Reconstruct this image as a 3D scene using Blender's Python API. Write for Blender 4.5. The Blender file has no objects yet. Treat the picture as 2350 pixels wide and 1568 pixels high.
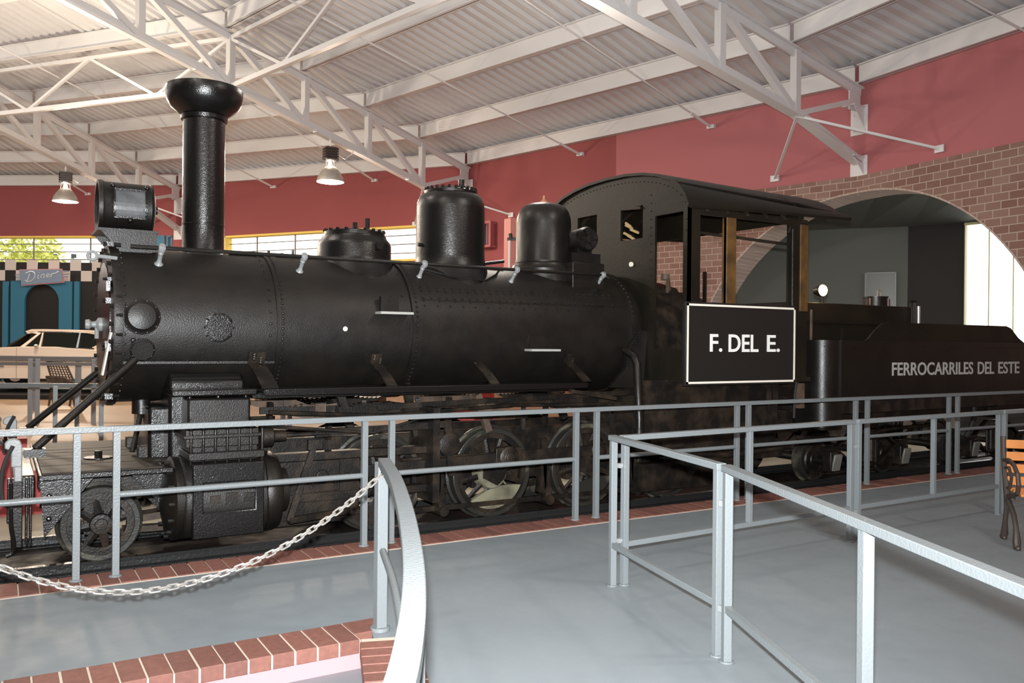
import bpy, math, random
from mathutils import Vector, Matrix
random.seed(7)
PI = math.pi
V = Vector
SC = bpy.context.scene
COL = SC.collection

# ---------------------------------------------------------------- camera
FPX = 1950.0
TH = math.radians(31.16)
CAM = V((0, 0, 1.62))
Fw = V((math.sin(TH), math.cos(TH), 0))
R0 = V((math.cos(TH), -math.sin(TH), 0))
ROLL = 0.010
Xc = R0 * math.cos(ROLL) + V((0, 0, 1)) * math.sin(ROLL)
Yc_ = -R0 * math.sin(ROLL) + V((0, 0, 1)) * math.cos(ROLL)
cd = bpy.data.cameras.new('camera')
cd.sensor_width = 36
cd.lens = 36 * FPX / 2350
cd.clip_end = 300
cam = bpy.data.objects.new('camera', cd)
COL.objects.link(cam)
M = Matrix((Xc, Yc_, -Fw)).transposed().to_4x4()
M.translation = CAM
cam.matrix_world = M
SC.camera = cam
SC.view_settings.view_transform = 'Standard'
SC.view_settings.look = 'None'
SC.view_settings.gamma = 1
SC.view_settings.use_curve_mapping = False
SC.view_settings.exposure = 0.14

# ---------------------------------------------------------------- light
w = bpy.data.worlds.new('sky')
SC.world = w
w.use_nodes = True
bg = w.node_tree.nodes['Background']
bg.inputs[0].default_value = (1.0, 0.985, 0.97, 1)
bg.inputs[1].default_value = 2.6

def lamp_light(name, kind, loc, energy, color=(1, 1, 1), size=.3, rot=None, **kw):
    l = bpy.data.lights.new(name, kind)
    l.energy = energy
    l.color = color
    if kind == 'AREA':
        l.size = size
    elif kind in ('POINT', 'SPOT'):
        l.shadow_soft_size = size
    for k, v in kw.items():
        setattr(l, k, v)
    o = bpy.data.objects.new(name, l)
    COL.objects.link(o)
    o.location = loc
    if rot:
        o.rotation_euler = rot
    return o
# the flash on the camera: it lit the photograph (highlights straight down the chimney)
fl = lamp_light('camera_flash', 'SPOT', CAM - R0 * .02 + V((0, 0, .14)) - Fw * .03, 4000, (.96, .985, 1), .03,
                spot_size=math.radians(104), spot_blend=1.0)
fl.rotation_euler = Fw.to_track_quat('-Z', 'Y').to_euler()

# ---------------------------------------------------------------- pixel to place
def ray(px, py):
    return Fw + Xc * ((px - 1175) / FPX) - Yc_ * ((py - 784) / FPX)
def PY(px, py, Y):
    r = ray(px, py); return CAM + r * (Y / r.y)
def PZ(px, py, z=0.0):
    r = ray(px, py); return CAM + r * ((z - CAM.z) / r.z)
def PX(px, py, X):
    r = ray(px, py); return CAM + r * (X / r.x)
def PD(px, py, D):
    return CAM + ray(px, py) * D
def Xat(px, Y, py=784):
    return PY(px, py, Y).x
def Zat(px, py, Y):
    return PY(px, py, Y).z

# ---------------------------------------------------------------- mesh builder
def frame(d):
    d = d.normalized()
    a = V((0, 0, 1)) if abs(d.z) < .9 else V((0, 1, 0))
    u = a.cross(d).normalized()
    return u, d.cross(u).normalized()

class MB:
    def __init__(s):
        s.v = []; s.f = []; s.uv = {}
    def add(s, vs, fs):
        n = len(s.v)
        s.v += [V(p) for p in vs]
        s.f += [tuple(i + n for i in f) for f in fs]
        return s
    def box(s, lo, hi):
        x0, y0, z0 = lo; x1, y1, z1 = hi
        if x0 > x1: x0, x1 = x1, x0
        if y0 > y1: y0, y1 = y1, y0
        if z0 > z1: z0, z1 = z1, z0
        return s.hexa([(x0, y0, z0), (x1, y0, z0), (x1, y1, z0), (x0, y1, z0), (x0, y0, z1), (x1, y0, z1), (x1, y1, z1), (x0, y1, z1)])
    def cbox(s, c, sz):
        return s.box((c[0] - sz[0] / 2, c[1] - sz[1] / 2, c[2] - sz[2] / 2), (c[0] + sz[0] / 2, c[1] + sz[1] / 2, c[2] + sz[2] / 2))
    def hexa(s, p):
        return s.add(p, [(3, 2, 1, 0), (4, 5, 6, 7), (0, 1, 5, 4), (1, 2, 6, 5), (2, 3, 7, 6), (3, 0, 4, 7)])
    def obox(s, c, ax, ay, az):   # centre and three half-axis vectors
        c = V(c); ax = V(ax); ay = V(ay); az = V(az)
        return s.hexa([c - ax - ay - az, c + ax - ay - az, c + ax + ay - az, c - ax + ay - az,
                       c - ax - ay + az, c + ax - ay + az, c + ax + ay + az, c - ax + ay + az])
    def bar(s, p0, p1, wd, ht, up=(0, 0, 1)):   # rectangular bar; wd across, ht along up
        p0 = V(p0); p1 = V(p1)
        d = (p1 - p0); L = d.length
        d.normalize()
        up = V(up)
        sd = d.cross(up)
        if sd.length < 1e-4: sd = d.cross(V((1, 0, 0)))
        sd.normalize()
        u2 = sd.cross(d).normalized()
        return s.obox((p0 + p1) / 2, d * L / 2, sd * wd / 2, u2 * ht / 2)
    def loft(s, rings, close=True, caps=True):
        n = len(rings[0]); base = len(s.v)
        for r in rings: s.v += [V(p) for p in r]
        for i in range(len(rings) - 1):
            for j in range(n if close else n - 1):
                a = base + i * n + j; b = base + i * n + (j + 1) % n
                s.f.append((a, b, b + n, a + n))
        if caps and close:
            s.f.append(tuple(base + j for j in reversed(range(n))))
            s.f.append(tuple(base + (len(rings) - 1) * n + j for j in range(n)))
        return s
    def tube(s, pts, r, seg=10, closed=False, caps=True):
        pts = [V(p) for p in pts]; n = len(pts)
        rs = r if isinstance(r, (list, tuple)) else [r] * n
        rings = []
        u = None
        for i, p in enumerate(pts):
            if closed: d = pts[(i + 1) % n] - pts[i - 1]
            else: d = pts[min(i + 1, n - 1)] - pts[max(i - 1, 0)]
            d.normalize()
            if u is None: u, _ = frame(d)
            u = (u - d * u.dot(d)).normalized()
            v = d.cross(u)
            rings.append([p + (u * math.cos(2 * PI * k / seg) + v * math.sin(2 * PI * k / seg)) * rs[i] for k in range(seg)])
        if closed:
            rings.append(rings[0])
            return s.loft(rings, True, False)
        return s.loft(rings, True, caps)
    def sweep(s, pts, wd, ht, up=(0, 0, 1), caps=True):   # rectangular section along a path
        pts = [V(p) for p in pts]; n = len(pts); up = V(up); rings = []
        for i, p in enumerate(pts):
            d = (pts[min(i + 1, n - 1)] - pts[max(i - 1, 0)]).normalized()
            sd = d.cross(up).normalized(); u2 = sd.cross(d).normalized()
            rings.append([p + sd * a * wd / 2 + u2 * b * ht / 2 for a, b in ((-1, -1), (1, -1), (1, 1), (-1, 1))])
        return s.loft(rings, True, caps)
    def cyl(s, p0, p1, r0, r1=None, seg=24, caps=True):
        r1 = r0 if r1 is None else r1
        p0 = V(p0); p1 = V(p1); u, v = frame(p1 - p0)
        ring = lambda p, r: [p + (u * math.cos(2 * PI * k / seg) + v * math.sin(2 * PI * k / seg)) * r for k in range(seg)]
        return s.loft([ring(p0, r0), ring(p1, r1)], True, caps)
    def lathe(s, o, axis, prof, seg=32, caps=True):      # prof = [(r, h), ...]
        o = V(o); axis = V(axis).normalized(); u, v = frame(axis)
        rings = [[o + axis * h + (u * math.cos(2 * PI * k / seg) + v * math.sin(2 * PI * k / seg)) * max(r, 1e-4) for k in range(seg)] for r, h in prof]
        return s.loft(rings, True, caps)
    def prism(s, poly, ext):                              # convex or concave planar polygon, extruded
        ext = V(ext); n = len(poly); base = len(s.v)
        s.v += [V(p) for p in poly] + [V(p) + ext for p in poly]
        s.f.append(tuple(base + i for i in reversed(range(n))))
        s.f.append(tuple(base + n + i for i in range(n)))
        for i in range(n):
            j = (i + 1) % n
            s.f.append((base + i, base + j, base + n + j, base + n + i))
        return s
    def ball(s, c, r, seg=12, rings=7, sc=(1, 1, 1)):
        c = V(c); rr = []
        for i in range(rings + 1):
            a = -PI / 2 + PI * i / rings
            rr.append([c + V((math.cos(a) * math.cos(2 * PI * k / seg) * r * sc[0] + 0, math.cos(a) * math.sin(2 * PI * k / seg) * r * sc[1], math.sin(a) * r * sc[2])) for k in range(seg)])
        return s.loft(rr, True, False)
    def rivet(s, c, n, r=.011, h=.008):
        c = V(c); n = V(n).normalized(); u, v = frame(n)
        k6 = [(math.cos(k * PI / 3), math.sin(k * PI / 3)) for k in range(6)]
        b = len(s.v)
        s.v += [c + (u * a + v * q) * r for a, q in k6] + [c + n * h * .75 + (u * a + v * q) * r * .65 for a, q in k6] + [c + n * h]
        for k in range(6):
            j = (k + 1) % 6
            s.f.append((b + k, b + j, b + 6 + j, b + 6 + k)); s.f.append((b + 6 + k, b + 6 + j, b + 12))
        return s
    def wall(s, o, ux, uz, n, W, H, holes, th):
        """slab with rectangular holes; o corner, ux, uz unit vectors, n thickness direction"""
        o = V(o); ux = V(ux); uz = V(uz); n = V(n) * th
        xs = sorted({0, W, *[max(0, min(W, h[0])) for h in holes], *[max(0, min(W, h[2])) for h in holes]})
        zs = sorted({0, H, *[max(0, min(H, h[1])) for h in holes], *[max(0, min(H, h[3])) for h in holes]})
        inh = lambda x, z: any(h[0] < x < h[2] and h[1] < z < h[3] for h in holes)
        nx, nz = len(xs) - 1, len(zs) - 1
        solid = [[not inh((xs[i] + xs[i + 1]) / 2, (zs[j] + zs[j + 1]) / 2) for j in range(nz)] for i in range(nx)]
        idx = {}
        def vid(i, j, k):
            if (i, j, k) not in idx:
                idx[(i, j, k)] = len(s.v); s.v.append(o + ux * xs[i] + uz * zs[j] + n * k)
            return idx[(i, j, k)]
        for i in range(nx):
            for j in range(nz):
                if not solid[i][j]: continue
                s.f.append((vid(i, j, 0), vid(i + 1, j, 0), vid(i + 1, j + 1, 0), vid(i, j + 1, 0)))
                s.f.append((vid(i, j, 1), vid(i, j + 1, 1), vid(i + 1, j + 1, 1), vid(i + 1, j, 1)))
                for di, dj, a, b in ((-1, 0, (i, j), (i, j + 1)), (1, 0, (i + 1, j + 1), (i + 1, j)), (0, -1, (i + 1, j), (i, j)), (0, 1, (i, j + 1), (i + 1, j + 1))):
                    q, r_ = i + di, j + dj
                    if 0 <= q < nx and 0 <= r_ < nz and solid[q][r_]: continue
                    s.f.append((vid(*a, 0), vid(*b, 0), vid(*b, 1), vid(*a, 1)))
        return s
    def build(s, name, mat, parent=None, bevel=0, smooth=True, ang=35, uvf=None):
        org = ORG.get(parent, V((0, 0, 0))) if parent else V((0, 0, 0))
        me = bpy.data.meshes.new(name)
        me.from_pydata([tuple(p - org) for p in s.v], [], s.f)
        me.update()
        if uvf:
            ul = me.uv_layers.new(name='UVMap')
            for li, lp in enumerate(me.loops):
                ul.data[li].uv = uvf(me.vertices[lp.vertex_index].co + org)
        if smooth:
            me.polygons.foreach_set('use_smooth', [True] * len(me.polygons))
            me.set_sharp_from_angle(angle=math.radians(ang))
        me.materials.append(mat)
        o = bpy.data.objects.new(name, me)
        COL.objects.link(o)
        if parent:
            o.parent = parent
            ORG[o] = org
        else:
            ORG[o] = V((0, 0, 0))
        if bevel:
            b = o.modifiers.new('bevel', 'BEVEL'); b.width = bevel; b.segments = 2; b.limit_method = 'ANGLE'; b.angle_limit = math.radians(50)
        return o
def spline(P, n=8):
    out = []
    for i in range(len(P) - 1):
        p0, p1, p2, p3 = P[max(0, i - 1)], P[i], P[i + 1], P[min(len(P) - 1, i + 2)]
        for k in range(n):
            t = k / n; out.append(.5 * ((2 * p1) + (p2 - p0) * t + (2 * p0 - 5 * p1 + 4 * p2 - p3) * t * t + (3 * p1 - p0 - 3 * p2 + p3) * t ** 3))
    return out + [P[-1]]
ORG = {}
def tag(o, label=None, cat=None, group=None, kind=None):
    if label: o['label'] = label
    if cat: o['category'] = cat
    if group: o['group'] = group
    if kind: o['kind'] = kind
    return o
def thing(name, loc, label, cat, group=None):
    o = bpy.data.objects.new(name, None)
    COL.objects.link(o)
    o.empty_display_size = .2
    o.location = loc
    ORG[o] = V(loc)
    return tag(o, label, cat, group)
def struct(name, mb, mat, **k):
    return tag(mb.build(name, mat, **k), kind='structure')
def solo(name, mb, mat, label, cat, group=None, kind=None, **k):
    """a top-level thing of one mesh, its origin moved to its base"""
    lo = V((min(p.x for p in mb.v), min(p.y for p in mb.v), min(p.z for p in mb.v)))
    hi = V((max(p.x for p in mb.v), max(p.y for p in mb.v), max(p.z for p in mb.v)))
    b = V(((lo.x + hi.x) / 2, (lo.y + hi.y) / 2, lo.z))
    for i, p in enumerate(mb.v): mb.v[i] = p - b
    o = mb.build(name, mat, **k); o.location = b; ORG[o] = b
    return tag(o, label, cat, group, kind)
def copy_tree(o, parent=None):
    c = o.copy(); COL.objects.link(c); c.parent = parent; ORG[c] = ORG.get(o, V((0, 0, 0)))
    for ch in [x for x in bpy.data.objects if x.parent == o]: copy_tree(ch, c)
    return c

# ---------------------------------------------------------------- materials
def mat(name, col, rough=.5, metal=0.0, bump=0, bscale=40, col2=None, cscale=4, cdetail=4, emit=None, estr=0, spec=.5, rvar=0, lo=.35, hi=.65, bdist=.003):
    m = bpy.data.materials.new(name); m.use_nodes = True
    nt = m.node_tree; b = nt.nodes['Principled BSDF']
    b.inputs['Base Color'].default_value = (*col, 1)
    b.inputs['Roughness'].default_value = rough
    b.inputs['Metallic'].default_value = metal
    b.inputs['Specular IOR Level'].default_value = spec
    tc = nt.nodes.new('ShaderNodeTexCoord')
    def noise(sc, det=4):
        n = nt.nodes.new('ShaderNodeTexNoise'); n.inputs['Scale'].default_value = sc; n.inputs['Detail'].default_value = det
        nt.links.new(tc.outputs['Object'], n.inputs['Vector']); return n
    if col2:
        n = noise(cscale, cdetail); r = nt.nodes.new('ShaderNodeValToRGB')
        r.color_ramp.elements[0].position = lo; r.color_ramp.elements[1].position = hi
        r.color_ramp.elements[0].color = (*col, 1); r.color_ramp.elements[1].color = (*col2, 1)
        nt.links.new(n.outputs['Fac'], r.inputs['Fac']); nt.links.new(r.outputs['Color'], b.inputs['Base Color'])
    if rvar:
        n = noise(7, 5); mr = nt.nodes.new('ShaderNodeMapRange')
        mr.inputs['To Min'].default_value = max(.04, rough - rvar); mr.inputs['To Max'].default_value = min(1, rough + rvar)
        mr.inputs['From Min'].default_value = .3; mr.inputs['From Max'].default_value = .7
        nt.links.new(n.outputs['Fac'], mr.inputs['Value']); nt.links.new(mr.outputs['Result'], b.inputs['Roughness'])
    if bump:
        n = noise(bscale, 3); bn = nt.nodes.new('ShaderNodeBump'); bn.inputs['Strength'].default_value = bump; bn.inputs['Distance'].default_value = bdist
        nt.links.new(n.outputs['Fac'], bn.inputs['Height']); nt.links.new(bn.outputs['Normal'], b.inputs['Normal'])
    if emit:
        b.inputs['Emission Color'].default_value = (*emit, 1); b.inputs['Emission Strength'].default_value = estr
    return m
BLK = mat('black_gloss_paint', (.0055, .005, .0045), .40, bump=1.0, bscale=105, rvar=.05, col2=(.010, .008, .006), cscale=3, spec=.42, bdist=.002)
BLKS = mat('black_smooth_paint', (.0055, .005, .0045), .34, bump=.4, bscale=80, rvar=.05, col2=(.010, .008, .006), cscale=2, spec=.45)
BLKR = mat('black_rough_gloss', (.005, .0048, .0045), .22, bump=1.0, bscale=110, spec=.6, bdist=.002)
CABM = mat('cab_black_brown', (.008, .007, .005), .42, bump=.5, bscale=70, col2=(.014, .011, .007), cscale=2, spec=.24)
GEAR = mat('greasy_running_gear', (.008, .007, .006), .42, spec=.32, bump=1.0, bscale=60, col2=(.036, .025, .017), cscale=6, lo=.42, hi=.75)
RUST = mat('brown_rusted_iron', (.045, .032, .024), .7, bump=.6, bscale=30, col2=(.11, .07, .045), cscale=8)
WOODK = mat('blackened_deck_boards', (.014, .010, .007), .6, bump=.8, bscale=30, spec=.25, col2=(.040, .029, .018), cscale=5, lo=.4, hi=.75)
TYRE = mat('mottled_tyre_face', (.022, .021, .018), .34, bump=.6, bscale=50, col2=(.13, .12, .085), cscale=5, lo=.55, hi=.8)  # dark face with cream noise patches
CWM = mat('mottled_pale_counterweight', (.20, .19, .13), .36, bump=.6, bscale=50, col2=(.05, .048, .036), cscale=3.2, lo=.45, hi=.75)  # pale cream base with darker noise patches
SILV = mat('silver_grey_paint', (.24, .25, .25), .40, bump=.5, bscale=60)
PALE = mat('pale_grey_step', (.33, .33, .31), .5, bump=.2)
BRASS = mat('copper_tip', (.45, .22, .13), .45, .4)
OCHRE = mat('varnished_window_post', (.13, .065, .016), .5, bump=.3, bscale=20, col2=(.05, .027, .010), cscale=5)
BAMB = mat('bamboo_sticks', (.55, .38, .18), .6)
WHT = mat('white_letter_paint', (.80, .80, .77), .5)
CRM = mat('cream_frame_paint', (.80, .76, .66), .5)
LETG = mat('pale_grey_lettering', (.42, .41, .39), .5)
RAILM = mat('grey_railing_paint', (.160, .178, .185), .38, bump=.6, bscale=90, spec=.5)
RAILD = mat('distant_railing_paint', (.16, .15, .145), .45)
CHAIN = mat('galvanised_chain', (.42, .40, .37), .32, .7)
FLOORM = mat('grey_floor_paint', (.172, .198, .214), .56, bump=.25, bscale=9, col2=(.190, .217, .233), cscale=1.3, rvar=.08)
WHITE = mat('white_steel_paint', (.70, .70, .705), .45, bump=.1, bscale=20)
DECKM = mat('white_roof_deck', (.68, .68, .69), .5)
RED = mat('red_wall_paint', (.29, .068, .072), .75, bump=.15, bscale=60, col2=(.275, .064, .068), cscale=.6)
REDL = mat('lit_red_wall_paint', (.42, .135, .145), .75, bump=.15, bscale=60)  # same red wall, lightened so its colour carries the stronger light on the right
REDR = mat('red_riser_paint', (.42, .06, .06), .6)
PINK = mat('pink_riser_paint', (.46, .22, .23), .6, bump=.2, bscale=30)
TAN = mat('tan_floor', (.25, .155, .09), .5, col2=(.31, .20, .12), cscale=.8, bump=.05)
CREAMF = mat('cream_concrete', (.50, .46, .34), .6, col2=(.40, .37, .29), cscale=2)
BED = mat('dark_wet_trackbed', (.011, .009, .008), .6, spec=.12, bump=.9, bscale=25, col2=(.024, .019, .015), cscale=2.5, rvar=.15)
RAILIRON = mat('black_painted_rail', (.02, .02, .02), .25, bump=.9, bscale=50)
YEL = mat('yellow_window_reveal', (.85, .62, .12), .6)
TEAL = mat('teal_paint', (.030, .16, .26), .5)
DARKP = mat('black_facade', (.010, .009, .009), .5)
CHKW = mat('checker_white', (.60, .55, .52), .5)
SIGNB = mat('blue_grey_sign', (.20, .27, .38), .5)
SIGNE = mat('pink_sign_edge', (.50, .22, .22), .5)
SIGNT = mat('sign_script', (.50, .55, .60), .5)
CARP = mat('ivory_car_paint', (.80, .66, .54), .22, spec=.6)
CHROME = mat('chrome', (.75, .75, .75), .15, 1)
CARG = mat('dark_car_glass', (.012, .014, .012), .08, spec=.6)
RUB = mat('black_rubber', (.015, .015, .015), .6)
ORW = mat('orange_oiled_slats', (.56, .21, .05), .4, bump=.2, bscale=12, col2=(.48, .17, .04), cscale=6)
IRON = mat('brown_cast_iron', (.045, .033, .028), .42, bump=.5, bscale=40)
ALU = mat('spun_aluminium', (.62, .60, .56), .35, .7)
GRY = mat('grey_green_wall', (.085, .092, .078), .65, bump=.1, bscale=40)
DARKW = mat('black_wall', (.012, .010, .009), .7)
LEAF = mat('sunlit_leaves', (.42, .50, .06), .6, col2=(.75, .70, .22), cscale=.9, lo=.3, hi=.7)
BARK = mat('bark', (.16, .11, .07), .8)
CLOTH = mat('red_booth', (.42, .035, .03), .5)
BULB = mat('lamp_bulb', (1, 1, 1), .4, emit=(1, .88, .70), estr=25)
LENS = mat('lit_lamp_lens', (1, .95, .8), .4, emit=(1, .84, .45), estr=5)
PLATE = mat('grey_panel', (.17, .18, .165), .35)

def brick_mat(name, c1, c2, mortar, bw, bh, ms):
    m = bpy.data.materials.new(name); m.use_nodes = True; nt = m.node_tree; b = nt.nodes['Principled BSDF']
    uv = nt.nodes.new('ShaderNodeTexCoord'); br = nt.nodes.new('ShaderNodeTexBrick')
    nt.links.new(uv.outputs['UV'], br.inputs['Vector'])
    br.inputs['Scale'].default_value = 1; br.inputs['Brick Width'].default_value = bw; br.inputs['Row Height'].default_value = bh
    br.inputs['Mortar Size'].default_value = ms; br.inputs['Mortar Smooth'].default_value = .1; br.inputs['Bias'].default_value = -.1
    br.inputs['Color1'].default_value = (*c1, 1); br.inputs['Color2'].default_value = (*c2, 1); br.inputs['Mortar'].default_value = (*mortar, 1)
    n = nt.nodes.new('ShaderNodeTexNoise'); n.inputs['Scale'].default_value = 1.1; n.inputs['Detail'].default_value = 6
    nt.links.new(uv.outputs['UV'], n.inputs['Vector'])
    mx = nt.nodes.new('ShaderNodeMix'); mx.data_type = 'RGBA'; mx.blend_type = 'MIX'
    rp = nt.nodes.new('ShaderNodeMapRange'); rp.inputs['From Min'].default_value = .5; rp.inputs['From Max'].default_value = .72; rp.inputs['To Max'].default_value = .45
    nt.links.new(n.outputs['Fac'], rp.inputs['Value']); nt.links.new(rp.outputs['Result'], mx.inputs['Factor'])
    nt.links.new(br.outputs['Color'], mx.inputs['A']); mx.inputs['B'].default_value = (.34, .24, .21, 1)
    nt.links.new(mx.outputs['Result'], b.inputs['Base Color']); b.inputs['Roughness'].default_value = .8
    bp = nt.nodes.new('ShaderNodeBump'); bp.inputs['Strength'].default_value = .3; bp.inputs['Distance'].default_value = .01
    nt.links.new(br.outputs['Fac'], bp.inputs['Height']); bp.invert = True; nt.links.new(bp.outputs['Normal'], b.inputs['Normal'])
    return m
BRKW = brick_mat('painted_brick_wall', (.205, .105, .082), (.29, .185, .148), (.44, .35, .31), .31, .15, .009)
BRKA = brick_mat('arch_brick', (.40, .31, .26), (.46, .37, .31), (.56, .48, .43), .30, .11, .008)
def island_mat(name, c1, c2, rough=.7):
    m = bpy.data.materials.new(name); m.use_nodes = True; nt = m.node_tree; b = nt.nodes['Principled BSDF']
    g = nt.nodes.new('ShaderNodeNewGeometry'); r = nt.nodes.new('ShaderNodeValToRGB')
    r.color_ramp.elements[0].color = (*c1, 1); r.color_ramp.elements[1].color = (*c2, 1)
    nt.links.new(g.outputs['Random Per Island'], r.inputs['Fac'])
    n = nt.nodes.new('ShaderNodeTexNoise'); n.inputs['Scale'].default_value = 35; n.inputs['Detail'].default_value = 5
    tc = nt.nodes.new('ShaderNodeTexCoord'); nt.links.new(tc.outputs['Object'], n.inputs['Vector'])
    mr = nt.nodes.new('ShaderNodeMapRange'); mr.inputs['To Min'].default_value = .65; mr.inputs['To Max'].default_value = 1.35
    nt.links.new(n.outputs['Fac'], mr.inputs['Value'])
    mx = nt.nodes.new('ShaderNodeMix'); mx.data_type = 'RGBA'; mx.blend_type = 'MULTIPLY'; mx.inputs['Factor'].default_value = 1
    nt.links.new(r.outputs['Color'], mx.inputs['A']); nt.links.new(mr.outputs['Result'], mx.inputs['B'])
    nt.links.new(mx.outputs['Result'], b.inputs['Base Color']); b.inputs['Roughness'].default_value = rough
    bp = nt.nodes.new('ShaderNodeBump'); bp.inputs['Strength'].default_value = .4; bp.inputs['Distance'].default_value = .003
    nt.links.new(n.outputs['Fac'], bp.inputs['Height']); nt.links.new(bp.outputs['Normal'], b.inputs['Normal'])
    return m
BRK = island_mat('red_paving_brick', (.13, .052, .040), (.20, .082, .060))
MORT = mat('pale_mortar', (.52, .44, .36), .8)

# text as mesh; baseline-left at o, reading along ux, upright uz
def text_mb(body, h, o, ux, uz, thick=.006, bold=.0, fit=None, shear=0):
    c = bpy.data.curves.new('t', 'FONT'); c.body = body; c.size = 1; c.extrude = 0; c.offset = bold; c.resolution_u = 4
    ob = bpy.data.objects.new('t', c); COL.objects.link(ob)
    dg = bpy.context.evaluated_depsgraph_get()
    me = bpy.data.meshes.new_from_object(ob.evaluated_get(dg))
    xs = [v.co.x for v in me.vertices]; ys = [v.co.y for v in me.vertices]
    x0, x1, y0, y1 = min(xs), max(xs), min(ys), max(ys)
    sy = h / (y1 - y0); sx = (fit / (x1 - x0)) if fit else sy
    ux = V(ux); uz = V(uz); n = ux.cross(uz); o = V(o)
    mb = MB()
    vs = [o + ux * ((v.co.x - x0) * sx) + uz * ((v.co.y - y0) * sy) + n * thick for v in me.vertices]
    fs = [tuple(p.vertices) for p in me.polygons]
    mb.add(vs, fs)
    # side walls give the letters their thickness
    from collections import Counter
    cnt = Counter(tuple(sorted(e)) for p in fs for e in zip(p, p[1:] + p[:1]))
    k = len(mb.v); mb.v += [p - n * thick for p in vs]
    for p in fs:
        for a, b in zip(p, p[1:] + p[:1]):
            if cnt[tuple(sorted((a, b)))] == 1: mb.f.append((b, a, a + k, b + k))
    bpy.data.objects.remove(ob); bpy.data.curves.remove(c); bpy.data.meshes.remove(me)
    return mb

# ================================================================ BUILDING SHELL
CEN = V((-21, 9, 0)); RAD = 36.95; STEP = 19.5; A0 = 4.35
def vert(k, r=RAD):
    a = math.radians(A0 + STEP * k)
    return CEN + V((math.cos(a), math.sin(a), 0)) * r
KS = (-1, 0, 1, 2, 3)
WV = {k: vert(k) for k in range(-8, 12)}
DZ = {k: 0 for k in range(-8, 12)}; DZ.update({2: .22, 3: .3, 4: .15})
EAVE = 7.2
def inward(k): return (CEN - WV[k]).normalized()
def top_z(k, a): return 7.12 + DZ[k] + (.175 + (.012 if k >= 2 else 0)) * a
def bot_z(k, a): return (5.78 + DZ[k] * 1.3 + .187 * a) if a > .5 else 5.52 + DZ[k]
def tp(k, a, dz=0): p = WV[k] + inward(k) * a; p.z = top_z(k, a) + dz; return p
def bp(k, a, dz=0): p = WV[k] + inward(k) * a; p.z = bot_z(k, a) + dz; return p

# ---- platform floor (raised walkway) with the sunken entry pit at the lower left
COR = PZ(829, 1470, 0)                     # outer corner of the brick coping
YPIT = COR.y
# curved hand rail path, on its plane
HRZ = .98
hr_px = [(881, 1052), (905, 1090), (926, 1150), (941, 1220), (950, 1300), (949, 1385), (940, 1460), (926, 1530), (905, 1600), (875, 1690)]
HR = [PZ(x, y, HRZ) for x, y in hr_px]
HRD = [V((p.x, p.y, 0)) for p in HR]
pit_edge = [COR] + [V((p.x - .13, p.y, 0)) for p in HRD[1:]]
last = pit_edge[-1]
fl_poly = [V((-9, YPIT + .10, 0)), COR + V((.10, .10, 0))] + [p + V((.10, 0, 0)) for p in pit_edge[1:]] + [V((last.x - .3, last.y - 1.5, 0)), V((last.x - .3, -4, 0)), V((17, -4, 0)), V((17, 6.1, 0)), V((-9, 6.1, 0))]
def flat_poly(poly, z0, z1):
    from mathutils.geometry import tessellate_polygon
    mb = MB(); mb.v = [V((p.x, p.y, z1)) for p in poly]; mb.f = [tuple(t) for t in tessellate_polygon([mb.v])]
    n = len(poly); b = len(mb.v)
    mb.v += [V((p.x, p.y, z0)) for p in poly]
    for i in range(n): mb.f.append((i, (i + 1) % n, b + (i + 1) % n, b + i))
    return mb
struct('floor', flat_poly(fl_poly, -.30, 0), FLOORM, smooth=False)
struct('floor', MB().box((-12, -5, -.30), (COR.x + .3, YPIT + .3, -.155)), FLOORM)      # lower entry floor in the pit
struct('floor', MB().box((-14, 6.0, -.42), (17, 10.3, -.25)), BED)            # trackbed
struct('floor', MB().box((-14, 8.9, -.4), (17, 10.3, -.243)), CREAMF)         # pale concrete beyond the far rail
struct('floor', MB().box((-16, 10.3, -.4), (17, 43, .2)), TAN)                # tan exhibition floor beyond
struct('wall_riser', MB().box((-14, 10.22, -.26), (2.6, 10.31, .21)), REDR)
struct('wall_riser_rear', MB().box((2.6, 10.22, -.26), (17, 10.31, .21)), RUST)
struct('trim_1', MB().box((-14, 10.18, .18), (PY(62, 1040, 10.2).x, 10.4, .56)), REDR)
# pink riser under the brick coping, its thickness follows the coping
struct('wall_front', MB().box((-9, YPIT + .012, -.6), (COR.x + .015, YPIT + .18, -.062)), PINK)
mbp = MB(); pe = [V((p.x + .015, p.y, 0)) for p in pit_edge]; pe[0] = V((COR.x + .012, YPIT + .012, 0))
for a, b in zip(pe, pe[1:]):
    mbp.hexa([V((a.x, a.y, -.6)), V((b.x, b.y, -.6)), V((b.x + .12, b.y, -.6)), V((a.x + .12, a.y, -.6)), V((a.x, a.y, -.062)), V((b.x, b.y, -.062)), V((b.x + .12, b.y, -.062)), V((a.x + .12, a.y, -.062))])
struct('wall_right_riser', mbp, PINK)
# brick coping by the pit: bricks with mortar bed
mb = MB(); mo = MB()
BW, BL = .118, .285
x = COR.x - .012
while x > -8.5:
    dx = random.uniform(-.002, .002)
    mb.box((x - BW + .010 + dx, YPIT - .012, -.064), (x + dx, YPIT + BL, .012 + random.uniform(-.002, .002)))
    x -= BW
mo.box((-8.6, YPIT - .006, -.061), (COR.x - .006, YPIT + BL + .004, .006))
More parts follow.
